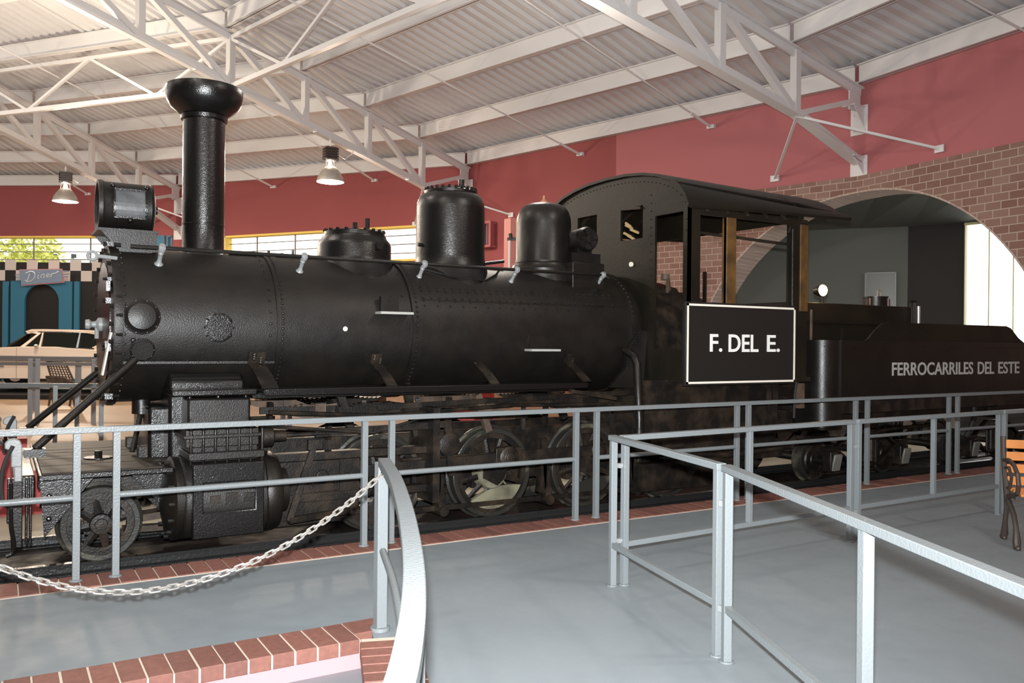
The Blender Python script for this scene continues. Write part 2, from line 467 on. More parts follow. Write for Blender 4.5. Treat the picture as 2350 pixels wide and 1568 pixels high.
# around the curve
s_ = 0; acc = 0
for a, b in zip(pit_edge, pit_edge[1:]):
    L = (b - a).length; d = (b - a).normalized(); nrm = V((-d.y, d.x, 0))
    if nrm.x < 0: nrm = -nrm
    mo.hexa([a + V((0, 0, -.06)) , b + V((0, 0, -.06)), b + nrm * .29 + V((0, 0, -.06)), a + nrm * .29 + V((0, 0, -.06)), a + V((0, 0, .006)), b + V((0, 0, .006)), b + nrm * .29 + V((0, 0, .006)), a + nrm * .29 + V((0, 0, .006))])
    t = acc
    while t + .10 < L + .05:
        if a is pit_edge[0] and t < .05: t += .02; continue
        c = a + d * (t + .05) + nrm * .14
        mb.obox(c + V((0, 0, -.026)), nrm * .15, d * .050, V((0, 0, .039)))
        t += .110
    acc = t - L if t > L else 0
    acc = max(0, acc)
mb.box((COR.x - .005, YPIT + .08, -.06), (COR.x + .20, YPIT + .285, .012))
struct('trim_2', mb, BRK, bevel=.004, smooth=False)
struct('trim_3', mo, MORT, smooth=False)
# brick strip along the track
mb = MB(); x = -9
while x < 16.5:
    mb.box((x, 6.10, -.10), (x + .108, 6.42 + random.uniform(-.004, .004), .010 + random.uniform(-.002, .002))); x += .117
struct('trim_4', mb, BRK, bevel=.003, smooth=False)
struct('trim_5', MB().box((-9, 6.09, -.28), (16.6, 6.415, .003)), MORT)

# ---- walls
def seg_wall(name, k0, k1, holes, z1=7.66, th=.3, mt=RED):
    a, b = WV[k0], WV[k1]; u = (b - a); W = u.length; u.normalize(); n = V((u.y, -u.x, 0))
    if n.dot(CEN - a) > 0: n = -n
    struct(name, MB().wall(V((a.x, a.y, -.3)), u, V((0, 0, 1)), n, W, z1 + .3, [(h[0], h[1] + .3, h[2], h[3] + .3) for h in holes], th), mt, smooth=False)
    return a, u, n
def on_seg(k0, k1, px, py):
    """place on wall segment seen at a pixel -> distance along it, height"""
    a, b = WV[k0], WV[k1]; u = (b - a).normalized(); n = V((u.y, -u.x, 0)); r = ray(px, py)
    t = (a - CAM).dot(n) / r.dot(n); p = CAM + r * t
    return (p - a).dot(u), p.z
# C-D segment (far left): long grilled window
s0, zt = on_seg(2, 3, 375, 541); s1, zb = on_seg(2, 3, 60, 600)
hCD = [(on_seg(2, 3, 352, 545)[0], 4.35, 12.3, zt)]
hCDb = (on_seg(2, 3, 399, 545)[0] + .05, 4.35, on_seg(2, 3, 383, 545)[0], zt)
aCD, uCD, nCD = seg_wall('wall_back_left', 2, 3, hCD + [hCDb], z1=7.9)
sa, zt1 = on_seg(1, 2, 950, 518); sb, zt2 = on_seg(1, 2, 516, 541)
ztBC = (zt1 + zt2) / 2
hBC = [(sa - 1.1, 4.25, sb, ztBC)]
aBC, uBC, nBC = seg_wall('wall_back', 1, 2, hBC)
s2, z2t = on_seg(0, 1, 1136, 509); s3, z2b = on_seg(0, 1, 1112, 571)
# curved-plan wall on the right with the brick arch
def s_pt(s, off=0):
    """arc length along the right walls: negative towards B, positive towards the camera side"""
    A = WV[0]
    if s <= 0: u = (WV[1] - A).normalized(); p = A + u * (-s)
    else: u = (WV[-1] - A).normalized(); p = A + u * s
    n = (p - CEN); n.z = 0; n.normalize()
    return p + n * off
ARC0, ARCR, ARCZ = .15, 4.2, .70
def arch_z(s):
    d = s - ARC0
    return ARCZ + math.sqrt(ARCR ** 2 - d * d) if abs(d) < ARCR - 1e-6 else (ARCZ if abs(abs(d) - ARCR) < 1e-5 else -.3)
BR_L, BR_R = -6.6, 12.5
ss = sorted({BR_L, BR_R, 0, *[BR_L + .5 * i for i in range(60) if BR_L + .5 * i < BR_R], *[ARC0 - ARCR * math.cos(PI * i / 40) for i in range(41)]})
TOPB = 5.25; TH_ = .75
def strip_wall(z_lo, z_hi, offi, offo):
    mb = MB()
    for a, b in zip(ss, ss[1:]):
        la, lb = z_lo(a, b); ha = z_hi
        if la is None: continue
        pa, pb, qa, qb = s_pt(a, offi), s_pt(b, offi), s_pt(a, offo), s_pt(b, offo)
        f = lambda p, z: V((p.x, p.y, z))
        mb.hexa([f(pa, la), f(pb, lb), f(qb, lb), f(qa, la), f(pa, ha), f(pb, ha), f(qb, ha), f(qa, ha)])
    return mb
def lo_arch(a, b):
    m = (a + b) / 2
    if abs(m - ARC0) < ARCR: return arch_z(a), arch_z(b)
    return -.3, -.3
def uv_s(p):
    # unrolled wall coordinate
    A = WV[0]; q = V((p.x, p.y, 0)) - V((A.x, A.y, 0))
    u1 = (WV[1] - A).normalized(); u2 = (WV[-1] - A).normalized()
    d1, d2 = q.dot(u1), q.dot(u2)
    return (-d1 if d1 > d2 else d2) + 40, p.z + 1
struct('wall_right_brick', strip_wall(lo_arch, TOPB, -.06, TH_), BRKW, uvf=uv_s, smooth=False)
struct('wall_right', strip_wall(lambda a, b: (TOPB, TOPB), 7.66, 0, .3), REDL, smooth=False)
# soffit lining of the arch in paler brick, a hand proud of the wall face
mb = MB(); uvs = {}
N = 48
rings = []
for i in range(N + 1):
    an = PI * i / N; 
    row = []
    for rr, off in ((ARCR - .015, -.075), (ARCR - .015, TH_ + .01), (ARCR + .02, TH_ + .01), (ARCR + .02, -.075)):
        p = s_pt(ARC0 - rr * math.cos(an), off); row.append(V((p.x, p.y, max(-.3, ARCZ + rr * math.sin(an)))))
    rings.append(row)
mb.loft(rings, True, True)
struct('trim_6', mb, BRKA, uvf=lambda p: (((V((p.x, p.y, 0)) - V((WV[0].x, WV[0].y, 0))).length) * 1.0 + 8, math.atan2(p.z - ARCZ, uv_s(p)[0] - 40 - ARC0) * ARCR + 30), smooth=False)
# red wall to the left of the brick on the same segment
a, b = WV[0], WV[1]; u = (b - a).normalized(); n = V((u.y, -u.x, 0)); W = (b - a).length
n = n if n.dot(CEN - a) < 0 else -n
st = -BR_L
struct('wall_right_rear', MB().wall(V((a.x, a.y, -.3)) + u * st, u, V((0, 0, 1)), n, W - st, 7.9, [(s2 - st, z2b + .3, s3 - st, z2t + .3)], .3), RED, smooth=False)

# ---- room beyond the arch
Z5 = 4.45
c0, c1, c2, c3 = V((16.25, 16.2, 0)), V((18.6, 12.5, 0)), V((19.0, 11.35, 0)), V((19.6, 3.0, 0))
def vwall(p, q, z0, z1, th=.12):
    d = (q - p).normalized(); n = V((d.y, -d.x, 0)); n = n if n.x > 0 else -n
    f = lambda a, z: V((a.x, a.y, z))
    return MB().hexa([f(p, z0), f(q, z0), f(q + n * th, z0), f(p + n * th, z0), f(p, z1), f(q, z1), f(q + n * th, z1), f(p + n * th, z1)])
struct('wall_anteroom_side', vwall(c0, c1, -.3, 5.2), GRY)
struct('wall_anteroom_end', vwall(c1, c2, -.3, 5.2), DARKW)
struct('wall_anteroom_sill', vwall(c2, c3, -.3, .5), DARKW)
struct('wall_anteroom_lintel', vwall(c2, c3, Z5, 5.2), GRY)
struct('floor', MB().box((15, 2.5, -.42), (20, 17, -.26)), BED)
mb = MB(); cl = [s_pt(s, .4) for s in (-5.5, -3, 0, 3, 6, 9)]
poly = [V((p.x, p.y, 4.95 if False else Z5 + .02)) for p in cl] + [V((19.8, 2.8, Z5 + .02)), V((19.2, 11.35, Z5 + .02)), V((18.8, 12.6, Z5 + .02)), V((16.4, 16.5, Z5 + .02))]
# sloping ceiling from the arch crown down to the end wall
def cz(p): return Z5
poly = []
for s in (-4.4, -3, -1.5, 0, 1.5, 3, 4.6, 6): p = s_pt(s, TH_ - .02); poly.append(V((p.x, p.y, 5.05)))
far = [V((19.8, 5.5, Z5)), V((19.45, 8, Z5)), V((19.1, 11.2, Z5)), V((18.7, 12.5, Z5)), V((18.1, 13.5, Z5)), V((17.4, 14.6, Z5)), V((16.9, 15.4, Z5)), V((16.3, 16.3, Z5))][::-1]
for i in range(7):
    a, b, c, d = poly[i], poly[i + 1], far[i + 1], far[i]
    mb.hexa([a, b, c, d, a + V((0, 0, .1)), b + V((0, 0, .1)), c + V((0, 0, .1)), d + V((0, 0, .1))])
struct('ceiling', mb, GRY)
def on_v(p, q_, px, py):
    u = (q_ - p).normalized(); n = V((u.y, -u.x, 0)); r = ray(px, py); return CAM + r * ((p - CAM).dot(n) / r.dot(n))
a, b = on_v(c0, c1, 1987, 628), on_v(c0, c1, 2055, 705); u = (c1 - c0).normalized(); n = V((u.y, -u.x, 0)); n = n if n.x < 0 else -n
mb = MB(); z0, z1 = 2.2, a.z; a.z = b.z = 0
mb.hexa([a + V((0, 0, z0)), b + V((0, 0, z0)), b + n * .06 + V((0, 0, z0)), a + n * .06 + V((0, 0, z0)), a + V((0, 0, z1)), b + V((0, 0, z1)), b + n * .06 + V((0, 0, z1)), a + n * .06 + V((0, 0, z1))])
pn = solo('wall_panel', mb, mat('panel_face', (.085, .09, .08), .3), 'square framed grey panel on the dark wall above the tender', 'panel')
mb = MB()
for p, q_ in ((a + V((0, 0, z1)), b + V((0, 0, z1))), (a + V((0, 0, z0)), a + V((0, 0, z1))), (b + V((0, 0, z0)), b + V((0, 0, z1)))): mb.bar(p + n * .07, q_ + n * .07, .03, .03, up=n)
mb.build('panel_frame', PLATE, pn)
# bright glazing: frame with slender mullions
d = (c3 - c2).normalized()
fr = MB()
for i in range(9):
    p = c2 + d * (.03 + i * .52)
    fr.bar(V((p.x, p.y, .5)), V((p.x, p.y, Z5)), .025 if i else .09, .02, up=d)
fr.bar(V((c2.x, c2.y, Z5 - .03)), V((c3.x, c3.y, Z5 - .03)), .05, .06); fr.bar(V((c2.x, c2.y, .53)), V((c3.x, c3.y, .53)), .05, .06)
wf = struct('window_1', fr, mat('pale_yellow_mullion', (.62, .60, .36), .5))
gm = bpy.data.materials.new('window_glass'); gm.use_nodes = True
gb = gm.node_tree.nodes['Principled BSDF']; gb.inputs['Transmission Weight'].default_value = 1; gb.inputs['Roughness'].default_value = 0; gb.inputs['IOR'].default_value = 1.02
vwall(c2 + V((.03, 0, 0)), c3 + V((.03, 0, 0)), .5, Z5, .01).build('window_pane', gm, wf)

# ---- grilled windows of the far walls
def grill(name, org, u, n, h, vstep, nbar=3, frame_m=YEL, off0=.3):
    x0, z0, x1, z1 = h; P3 = lambda x, z, o: V((org.x, org.y, 0)) + u * x + n * o + V((0, 0, z))
    f = MB()   # painted reveal lining
    for a, b in ((P3(x0, z1 - .035, .14), P3(x1, z1 - .035, .14)), (P3(x0, z0 + .03, .14), P3(x1, z0 + .03, .14))): f.bar(a, b, .33, .07)
    for x in (x0 + .03, x1 - .03): f.bar(P3(x, z0, .14), P3(x, z1, .14), .06, .33, up=n)
    w_ = struct(name, f, frame_m)
    g = MB()
    for i in range(nbar):
        z = z1 - .07 - (z1 - z0 - .1) * (i + .75) / (nbar + .6); g.bar(P3(x0, z, .2), P3(x1, z, .2), .02, .032)
    x = x0 + off0
    while x < x1:
        g.bar(P3(x, z0, .18), P3(x, z1, .18), .05, .03, up=n); x += vstep
    g.build('window_grille', RAILD, w_)
    vw = MB(); a = P3(x0, z0, .26); b = P3(x1, z0, .26)
    vw.hexa([a, b, b + n * .008, a + n * .008, a + V((0, 0, z1 - z0)), b + V((0, 0, z1 - z0)), b + n * .008 + V((0, 0, z1 - z0)), a + n * .008 + V((0, 0, z1 - z0))]).build('window_pane', gm, w_)
grill('window_2', aCD, uCD, nCD, hCD[0], 2.35)
grill('window_3', aBC, uBC, nBC, hBC[0], 1.75, off0=.9)
grill('window_4', aCD, uCD, nCD, hCDb, 5, 2, TEAL)
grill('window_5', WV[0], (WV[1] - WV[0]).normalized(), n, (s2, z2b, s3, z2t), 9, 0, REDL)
# teal panel between the windows
pa, pb = on_seg(2, 3, 380, 560)[0], on_seg(2, 3, 353, 560)[0]
q = lambda s, o: WV[2] + uCD * s + nCD * o
mb = MB(); mb.hexa([q(pa, -.08) + V((0, 0, 4.0)), q(pb, -.08) + V((0, 0, 4.0)), q(pb, 0) + V((0, 0, 4.0)), q(pa, 0) + V((0, 0, 4.0)), q(pa, -.08) + V((0, 0, zt)), q(pb, -.08) + V((0, 0, zt)), q(pb, 0) + V((0, 0, zt)), q(pa, 0) + V((0, 0, zt))])
struct('trim_7', mb, TEAL)

# ---- roof deck: corrugated sheets bay by bay, ribs run from eave to crown
def deck(k0, k1, cname):
    a, b = WV[k0], WV[k1]; mid = (a + b) / 2; t = (b - a).normalized(); W0 = (b - a).length / 2
    nn = (CEN - mid); nn.z = 0; ap = nn.length; nn.normalize(); cs = ap / RAD
    pitch = .30; pr = [(0, 0), (.11, 0), (.15, .075), (.26, .075)]
    qs = []; q_ = -W0 - .3
    while q_ < W0 + .3:
        for dx, dz in pr:
            if q_ + dx < W0 + .3: qs.append((q_ + dx, dz))
        q_ += pitch
    mb = MB(); rows = []
    for q_, dz in qs:
        dm = max(.2, ap * (1 - abs(q_) / W0) + .3)
        row = []
        for i in range(2):
            d_ = -.5 + (dm + .5) * i
            Wd = W0 * (1 - d_ / ap) + 1e-5; s = max(0, min(1, (q_ / Wd + 1) / 2))
            aa = d_ / cs
            z = top_z(k0, aa) * (1 - s) + top_z(k1, aa) * s + .56 + dz
            p = mid + t * q_ + nn * d_; row.append(V((p.x, p.y, z)))
        rows.append(row)
    for i in range(len(rows) - 1):
        b_ = len(mb.v); mb.v += rows[i] + rows[i + 1]; mb.f.append((b_, b_ + 1, b_ + 3, b_ + 2))
    struct(cname, mb, DECKM, smooth=False)
for k in range(-3, 4): deck(k, k + 1, 'ceiling')

# ---- the rest of the round hall, behind the camera: walls, floor and plain roof
mw = MB(); mr = MB()
for k in list(range(-8, -1)) + list(range(3, 11)):
    a, b = WV[k], WV[k + 1]
    if k == 10: b = WV[-8]
    f = lambda p, z: V((p.x, p.y, z)); oa, ob = (a - CEN).normalized() * .3, (b - CEN).normalized() * .3
    if k != -2: mw.hexa([f(a, -.3), f(b, -.3), f(b + ob, -.3), f(a + oa, -.3), f(a, 7.6), f(b, 7.6), f(b + ob, 7.6), f(a + oa, 7.6)])
    if k < -3 or k > 3: c = V((CEN.x, CEN.y, 14.1)); mr.hexa([f(a, 7.66), f(b, 7.66), c, c, f(a, 7.76), f(b, 7.76), c + V((0, 0, .1)), c + V((0, 0, .1))])
a, b = WV[-2], WV[-1]; mw.hexa([f(a, -.3), f(b, -.3), f(b, -.3) + V((.3, 0, 0)), f(a, -.3) + V((.3, 0, 0)), f(a, 7.6), f(b, 7.6), f(b, 7.6) + V((.3, 0, 0)), f(a, 7.6) + V((.3, 0, 0))])
struct('wall_front', mw, RED, smooth=False)
struct('ceiling', mr, DECKM, smooth=False)
struct('floor', MB().box((-60, -30, -.72), (17, 46, -.63)), FLOORM)

# ---- deep purlins (one thing each) spanning truss to truss
def ibeam(mb, p, q, h, wf, tf=.022, tw=.02):
    mb.bar(p + V((0, 0, h - tf / 2)), q + V((0, 0, h - tf / 2)), wf, tf); mb.bar(p + V((0, 0, tf / 2)), q + V((0, 0, tf / 2)), wf, tf)
    mb.bar(p + V((0, 0, h / 2)), q + V((0, 0, h / 2)), tw, h)
bayname = {0: 'over the cab end', 1: 'over the boiler', 2: 'over the far left windows', -1: 'over the tender end'}
ordn = ['wall beam along the eave', 'first beam in from the eave', 'second beam in from the eave', 'third beam in from the eave', 'fourth beam in from the eave', 'fifth beam in from the eave',
        'sixth beam in from the eave', 'seventh beam in from the eave', 'eighth beam in from the eave', 'ninth beam in from the eave']
for k in (-1, 0, 1, 2):
    for i in range(0, 9 if k > -1 else 4):
        a_ = .12 + 2.25 * i
        p, q_ = tp(k, a_, .07), tp(k + 1, a_, .07)
        d = (q_ - p).normalized() * .05; mb = MB(); ibeam(mb, p + d, q_ - d, .40, .17)
        lab = 'white steel roof beam, %s, bay %s' % (ordn[i], {0: 'above the brick arch', 1: 'between the two big trusses', 2: 'above the left window row', -1: 'at the right edge'}[k])
        solo('roof_purlin', mb, WHITE, lab, 'roof beam', 'roof beams between the trusses')

# ---- trusses
def angle_bar(mb, p, q_, w_=.09, t=.012, up=(0, 0, 1)):
    """double-angle member drawn as T of real plate thickness"""
    mb.bar(p, q_, w_ * .9, t, up); mb.bar(p - V(up) * w_ * .45, q_ - V(up) * w_ * .45, t * 2, w_, up)
tl = {-1: 'white roof truss nearest the right edge', 0: 'white roof truss running to the red wall above the brick arch', 1: 'white roof truss passing behind the tall chimney', 2: 'white roof truss ending behind the headlight', 3: 'white roof truss beyond the left edge'}
for k in (-1, 0, 1, 2, 3):
    t = thing('roof_truss', tuple(V((WV[k].x, WV[k].y, 5.4)) + inward(k) * .3), tl[k], 'roof truss', 'roof trusses')
    NN = 11 if k > -1 else 5
    ib = inward(k); sd = ib.cross(V((0, 0, 1)))
    mb = MB(); p, q_ = tp(k, .02), tp(k, 2.25 * NN)
    mb.bar(p, q_, .22, .025); mb.bar(p - V((0, 0, .08)), q_ - V((0, 0, .08)), .06, .16); mb.build('top_chord', WHITE, t)
    mb = MB(); n1 = bp(k, 2.25); q_ = bp(k, 2.25 * NN); w0 = bp(k, .1)
    for a, b in ((w0, n1), (n1, q_)):
        mb.bar(a, b, .24, .03); mb.bar(a + V((0, 0, .09)), b + V((0, 0, .09)), .07, .18)
    mb.build('bottom_chord', WHITE, t)
    for i in range(1, NN + 1):
        a_ = 2.25 * i; mb = MB(); mb.bar(tp(k, a_, -.02), bp(k, a_, .02), .15, .15, up=ib); mb.build('vertical_strut', WHITE, t)
        if i < NN:
            mb = MB(); mb.bar(tp(k, a_ + 2.25, -.03), bp(k, a_, .05), .13, .13, up=sd); mb.build('diagonal_strut', WHITE, t)
    # first strut from node 1 up to the top bracket, wall brackets, wall braces
    mb = MB(); mb.bar(bp(k, 2.2, .05), WV[k] + ib * .35 + V((0, 0, 6.80 + DZ[k])), .11, .11, up=sd); mb.build('diagonal_strut', WHITE, t)
    for zc, hh in ((6.45 + DZ[k], .62), (5.42 + DZ[k], .52)):
        mb = MB(); c = V((WV[k].x, WV[k].y, zc))
        mb.obox(c + ib * .02, sd * .20, ib * .02, V((0, 0, hh / 2)))
        mb.prism([c + ib * .03 - sd * .12 + V((0, 0, hh * .40)), c + ib * .42 - sd * .12 + V((0, 0, hh * .40)), c + ib * .03 - sd * .12 - V((0, 0, hh * .3))], sd * .012)
        mb.obox(c + ib * .22 + V((0, 0, hh * .42)), sd * .15, ib * .22, V((0, 0, .012)))
        for sx in (-.13, .13):
            for sz in (-.35, .2): mb.cyl(c + ib * .03 + sd * sx + V((0, 0, hh * sz)), c + ib * .06 + sd * sx + V((0, 0, hh * sz)), .022, seg=8)
        mb.build('wall_bracket', WHITE, t)
    mb = MB(); c = V((WV[k].x, WV[k].y, 6.85 + DZ[k])) + ib * .22; mb.obox(c, ib * .2, sd * .012, V((0, 0, .22))); mb.build('gusset_plate', WHITE, t)
    for sg in (-1, 1):
        mb = MB(); u = (WV[k + sg] - WV[k]).normalized(); e = WV[k] + u * 1.95 + V((0, 0, 5.45 + DZ[k])) + ib * .03
        mb.bar(bp(k, 2.2, 0), e, .05, .05); mb.obox(e, u * .10, ib * .02, V((0, 0, .07))); mb.build('wall_brace', WHITE, t)
    if k == 1:   # conduit clipped under the chord
        mb = MB(); o_ = sd * -.16
        mb.tube([bp(k, a_, -.06) + o_ for a_ in (2.3, 8, 16, 24)], .022, 8)
        for a_ in (3, 6.5, 10, 13.5): mb.obox(bp(k, a_, -.05) + o_ * .8, sd * .06, ib * .04, V((0, 0, .035)))
        mb.build('conduit', WHITE, t)
    if k == 2:
        mb = MB(); g = WV[k] + V((0, 0, 6.2)) - sd * .25 + ib * .1
        mb.tube([g, g + V((0, 0, -.7)) - sd * .2, g + V((0, 0, -1.5)) - sd * .05, g + V((0, 0, -2.3))], .03, 6); mb.build('cable', WHITE, t)

# ---- cross trusses linking neighbours at the fourth panel point
def cross(k0, a_, label, npan=4):
    T0, T1, B0_, B1_ = tp(k0, a_, -.1), tp(k0 + 1, a_, -.1), bp(k0, a_, .0), bp(k0 + 1, a_, .0)
    t = thing('cross_bracing', tuple((B0_ + B1_) / 2), label, 'roof bracing', 'bracing between trusses')
    mb = MB(); mb.bar(T0, T1, .09, .09); mb.build('top_chord', WHITE, t)
    mb = MB(); mb.bar(B0_, B1_, .11, .11); mb.build('bottom_chord', WHITE, t)
    for i in range(npan * 2):
        f0, f1 = i / (npan * 2), (i + 1) / (npan * 2); a, b = (T0.lerp(T1, f0), B0_.lerp(B1_, f1)) if i % 2 == 0 else (B0_.lerp(B1_, f0), T0.lerp(T1, f1))
        mb = MB(); mb.bar(a, b, .07, .07); mb.build('diagonal_strut', WHITE, t)
cross(1, 9.0, 'zigzag cross bracing left of the chimney between two trusses', 2)
cross(0, 9.0, 'zigzag cross bracing right of the chimney along the ceiling', 2)

# ---- sag rods: thin ties down each bay, ending in little wall feet
for k, px, py, nm in ((0, 1635, 292, 'right one above the cab'), (0, 1335, 355, 'left one above the cab front'), (1, 862, 415, 'right one behind the lamp'), (1, 630, 430, 'left one beside the chimney'), (2, 204, 446, 'one over the headlight'), (-1, 2440, 118, 'one at the right edge')):
    d0, z0 = on_seg(k, k + 1, px, py); u = (WV[k + 1] - WV[k]).normalized(); base = WV[k] + u * d0; mid = (WV[k] + WV[k + 1]) / 2
    ib = (CEN - mid).normalized(); ib.z = 0; ib.normalize(); foot = V((base.x, base.y, z0)) + ib * .06; mb = MB()
    L = 13; e = foot + ib * L + V((0, 0, .178 * L))
    mb.tube([foot, e], .020, 6); mb.obox(foot, u * .10, ib * .05, V((0, 0, .045))); mb.cyl(foot + ib * .05, foot + ib * .9 + V((0, 0, .16)), .036, seg=8)
    solo('tie_rod', mb, WHITE, 'thin white tie rod under the roof, ' + nm, 'tie rod', 'roof tie rods')

# ---- high-bay lamps
def highbay(px, py_rim, k, a_, wpx, label):
    p = bp(k, a_, 0); r = ray(px, py_rim); D = (p - CAM).dot(Fw)
    c = PD(px, py_rim, D); R_ = wpx / 2 * D / FPX
    t = thing('high_bay_lamp', tuple(c), label, 'ceiling lamp', 'high bay lamps')
    H = R_ * 1.1
    prof = [(R_, 0), (R_ * 1.0, .02), (R_ * .93, H * .3), (R_ * .72, H * .65), (R_ * .45, H * .95), (R_ * .40, H), (R_ * .37, H), (R_ * .42, H * .93), (R_ * .69, H * .63), (R_ * .90, H * .3), (R_ * .96, .02)]
    MB().lathe(c, (0, 0, 1), prof, 32, caps=False).build('reflector', ALU, t)
    MB().lathe(c + V((0, 0, H * .32)), (0, 0, 1), [(.02, 0), (R_ * .26, .03), (R_ * .33, H * .25), (R_ * .25, H * .5), (R_ * .14, H * .95), (.03, H * 1.0)], 16).build('bulb', BULB, t)
    mb = MB()
    for a in (0, PI / 2, PI, PI * 1.5): mb.bar(c + V((math.cos(a) * R_ * .36, math.sin(a) * R_ * .36, H)), c + V((math.cos(a) * R_ * .3, math.sin(a) * R_ * .3, H * 1.45)), .03, .03)
    mb.cyl(c + V((0, 0, H * 1.40)), c + V((0, 0, H * 1.5)), R_ * .42, seg=16); mb.build('lamp_cage', CHROME, t)
    mb = MB(); z = H * 1.5
    for i in range(5): mb.cbox(c + V((0, 0, z + i * .065 + .02)), (R_ * 1.0, R_ * .8, .035))
    mb.cbox(c + V((0, 0, z + .16)), (R_ * .8, R_ * .6, .33)); mb.build('ballast_box', IRON, t)
    mb = MB(); mb.cyl(c + V((0, 0, z + .3)), V((c.x, c.y, p.z)), .02, seg=8); mb.ball(V((c.x, c.y, p.z - .08)), .04); mb.build('hanger', WHITE, t)
    mb = MB(); e = V((c.x, c.y, p.z - .02)) - inward(k) * .9; e.z = bot_z(k, a_ - .9) + .05
    s_ = c + V((.1, 0, z + .3)); m_ = (s_ + e) / 2 - V((0, 0, .28)); mb.tube([s_, s_.lerp(m_, .5) - V((0, 0, .04)), m_, e.lerp(m_, .4) - V((0, 0, .05)), e], .014, 6); mb.build('flex', WHITE, t)
    L = lamp_light('lamp_fill_glow', 'POINT', c + V((0, 0, H * 1.22)), 1300, (1, .80, .62), .08)
    L2 = lamp_light('lamp_fill_glow', 'POINT', c + V((0, 0, H * .15)), 900 if k == 2 else 450, (1, .84, .64), .10)
highbay(758, 418, 1, 6.0, 62, 'lit metal high bay lamp hanging between the chimney and steam dome')
lamp_light('lamp_fill_glow', 'POINT', PD(60, 560, 18.5) + V((0, 0, 2.2)), 650, (1, .84, .64), .25)  # unseen light without a fixture, added to brighten the car
highbay(150, 463, 2, 5.43, 54, 'lit metal high bay lamp hanging at far left beside the headlight')
# the same lamps hang along the trusses outside the frame; their light reaches in
for k, a_ in ((0, 9), (-1, 9), (2, 13), (1, 14.5), (0, 17), (-2, 8), (-2, 16), (-1, 17), (3, 6), (3, 14), (4, 10), (-3, 12), (2, 22), (0, 26), (5, 14), (-4, 14)):
    p = WV[k] + inward(k) * a_; p.z = bot_z(k, a_) - 1.3
    lamp_light('lamp_fill_glow', 'POINT', p, 270, (1, .90, .80), .25)

# ================================================================ TRACK
YC = 8.05; RB = .665; ZC = 1.73; RZ = -.15
def track_rail(y, lab):
    mb = MB(); prof = [(-.055, -.245), (.055, -.245), (.055, -.235), (.012, -.225), (.010, -.185), (.032, -.178), (.032, -.152), (-.032, -.152), (-.032, -.178), (-.010, -.185), (-.012, -.225), (-.055, -.235)]
    mb.loft([[V((x, y + a, z)) for a, z in prof] for x in (-12, 0, 8, 16.5)]); solo('track_rail', mb, RAILIRON, lab, 'rail', 'rails under the locomotive')
track_rail(YC - .557, 'black painted track rail on the near side'); track_rail(YC + .557, 'black painted track rail on the far side')

# ================================================================ LOCOMOTIVE
LOCO = thing('steam_locomotive', (4.2, YC, RZ), 'black steam locomotive with tall chimney standing behind the grey railing', 'locomotive')
NY = YC - RB
Xf = .825
Xr1, Xr2, Xend = Xat(636, NY, 745), Xat(946, NY, 740), Xat(1466, YC - .70, 760)
def ringp(x, a, r): return V((x, YC - math.cos(a) * r, ZC + math.sin(a) * r))   # a=0 near side, +90 top
def shell(name, x0, x1, r, m, seg=72, lap=0):
    mb = MB(); mb.lathe((x0, YC, ZC), (1, 0, 0), [(r, 0), (r, x1 - x0)], seg, caps=True)
    if lap: mb.lathe((x1 - .11, YC, ZC), (1, 0, 0), [(r, 0), (r + lap, .003), (r + lap, .10), (r, .103)], seg, caps=False)
    return mb
def seam_rivets(mb, x, r, a0=-70, a1=100, st=4.2, off=(0,)):
    for o_ in off:
        a = a0
        while a < a1:
            t = math.radians(a); mb.rivet(ringp(x + o_, t, r), (0, -math.cos(t), math.sin(t)), .015, .012); a += st
# smokebox
mb = shell('', Xf, Xr1, RB, BLK)
seam_rivets(mb, Xf + .035, RB, st=7)
seam_rivets(mb, Xr1 - .055, RB, st=9)
for dz in (0.14, 0, -.13, -.28):
    t = math.asin(dz / RB); mb.rivet(ringp(Xf + .10, t, RB), (0, -math.cos(t), math.sin(t)), .022, .02)
sb = mb.build('smokebox', BLK, LOCO)
# smokebox lower seam
mb = MB(); t = math.asin(-.47); 
mb.bar(ringp(Xf, t, RB), ringp(Xr1, t, RB), .02, .02)
for i in range(18): mb.rivet(ringp(Xf + .1 + i * .085, t + .03, RB), (0, -math.cos(t), math.sin(t)), .012, .012)
mb.build('seam_strip', BLK, sb)
# bosses
def boss(px, py, rr, h, name, dome=False, par=None, m=BLK):
    p = PY(px, py, NY - .0); a = math.asin(max(-.95, min(.95, (p.z - ZC) / RB))); c = ringp(p.x, a, RB * .985); nrm = V((0, -math.cos(a), math.sin(a)))
    mb = MB(); pr = [(rr, 0), (rr, h * .3), (rr * .88, h * .45)] + ([(rr * .72, h * .95), (rr * .4, h * 1.15), (.001, h * 1.2)] if dome else [(rr * .86, h * .5), (.001, h * .5)])
    mb.lathe(c, nrm, pr, 28)
    for k in range(10):
        q_ = 2 * PI * k / 10; u, v = frame(nrm); mb.rivet(c + (u * math.cos(q_) + v * math.sin(q_)) * rr * .93 + nrm * h * .3, nrm, .012, .012)
    return mb.build(name, m, par or LOCO, ang=35 if dome else 12)
boss(325, 727, .145, .05, 'smokebox_plug', True, sb)
boss(503, 752, .125, .02, 'smokebox_patch', False, sb, BLKR)
boss(328, 803, .095, .06, 'brace_flange', False, sb)
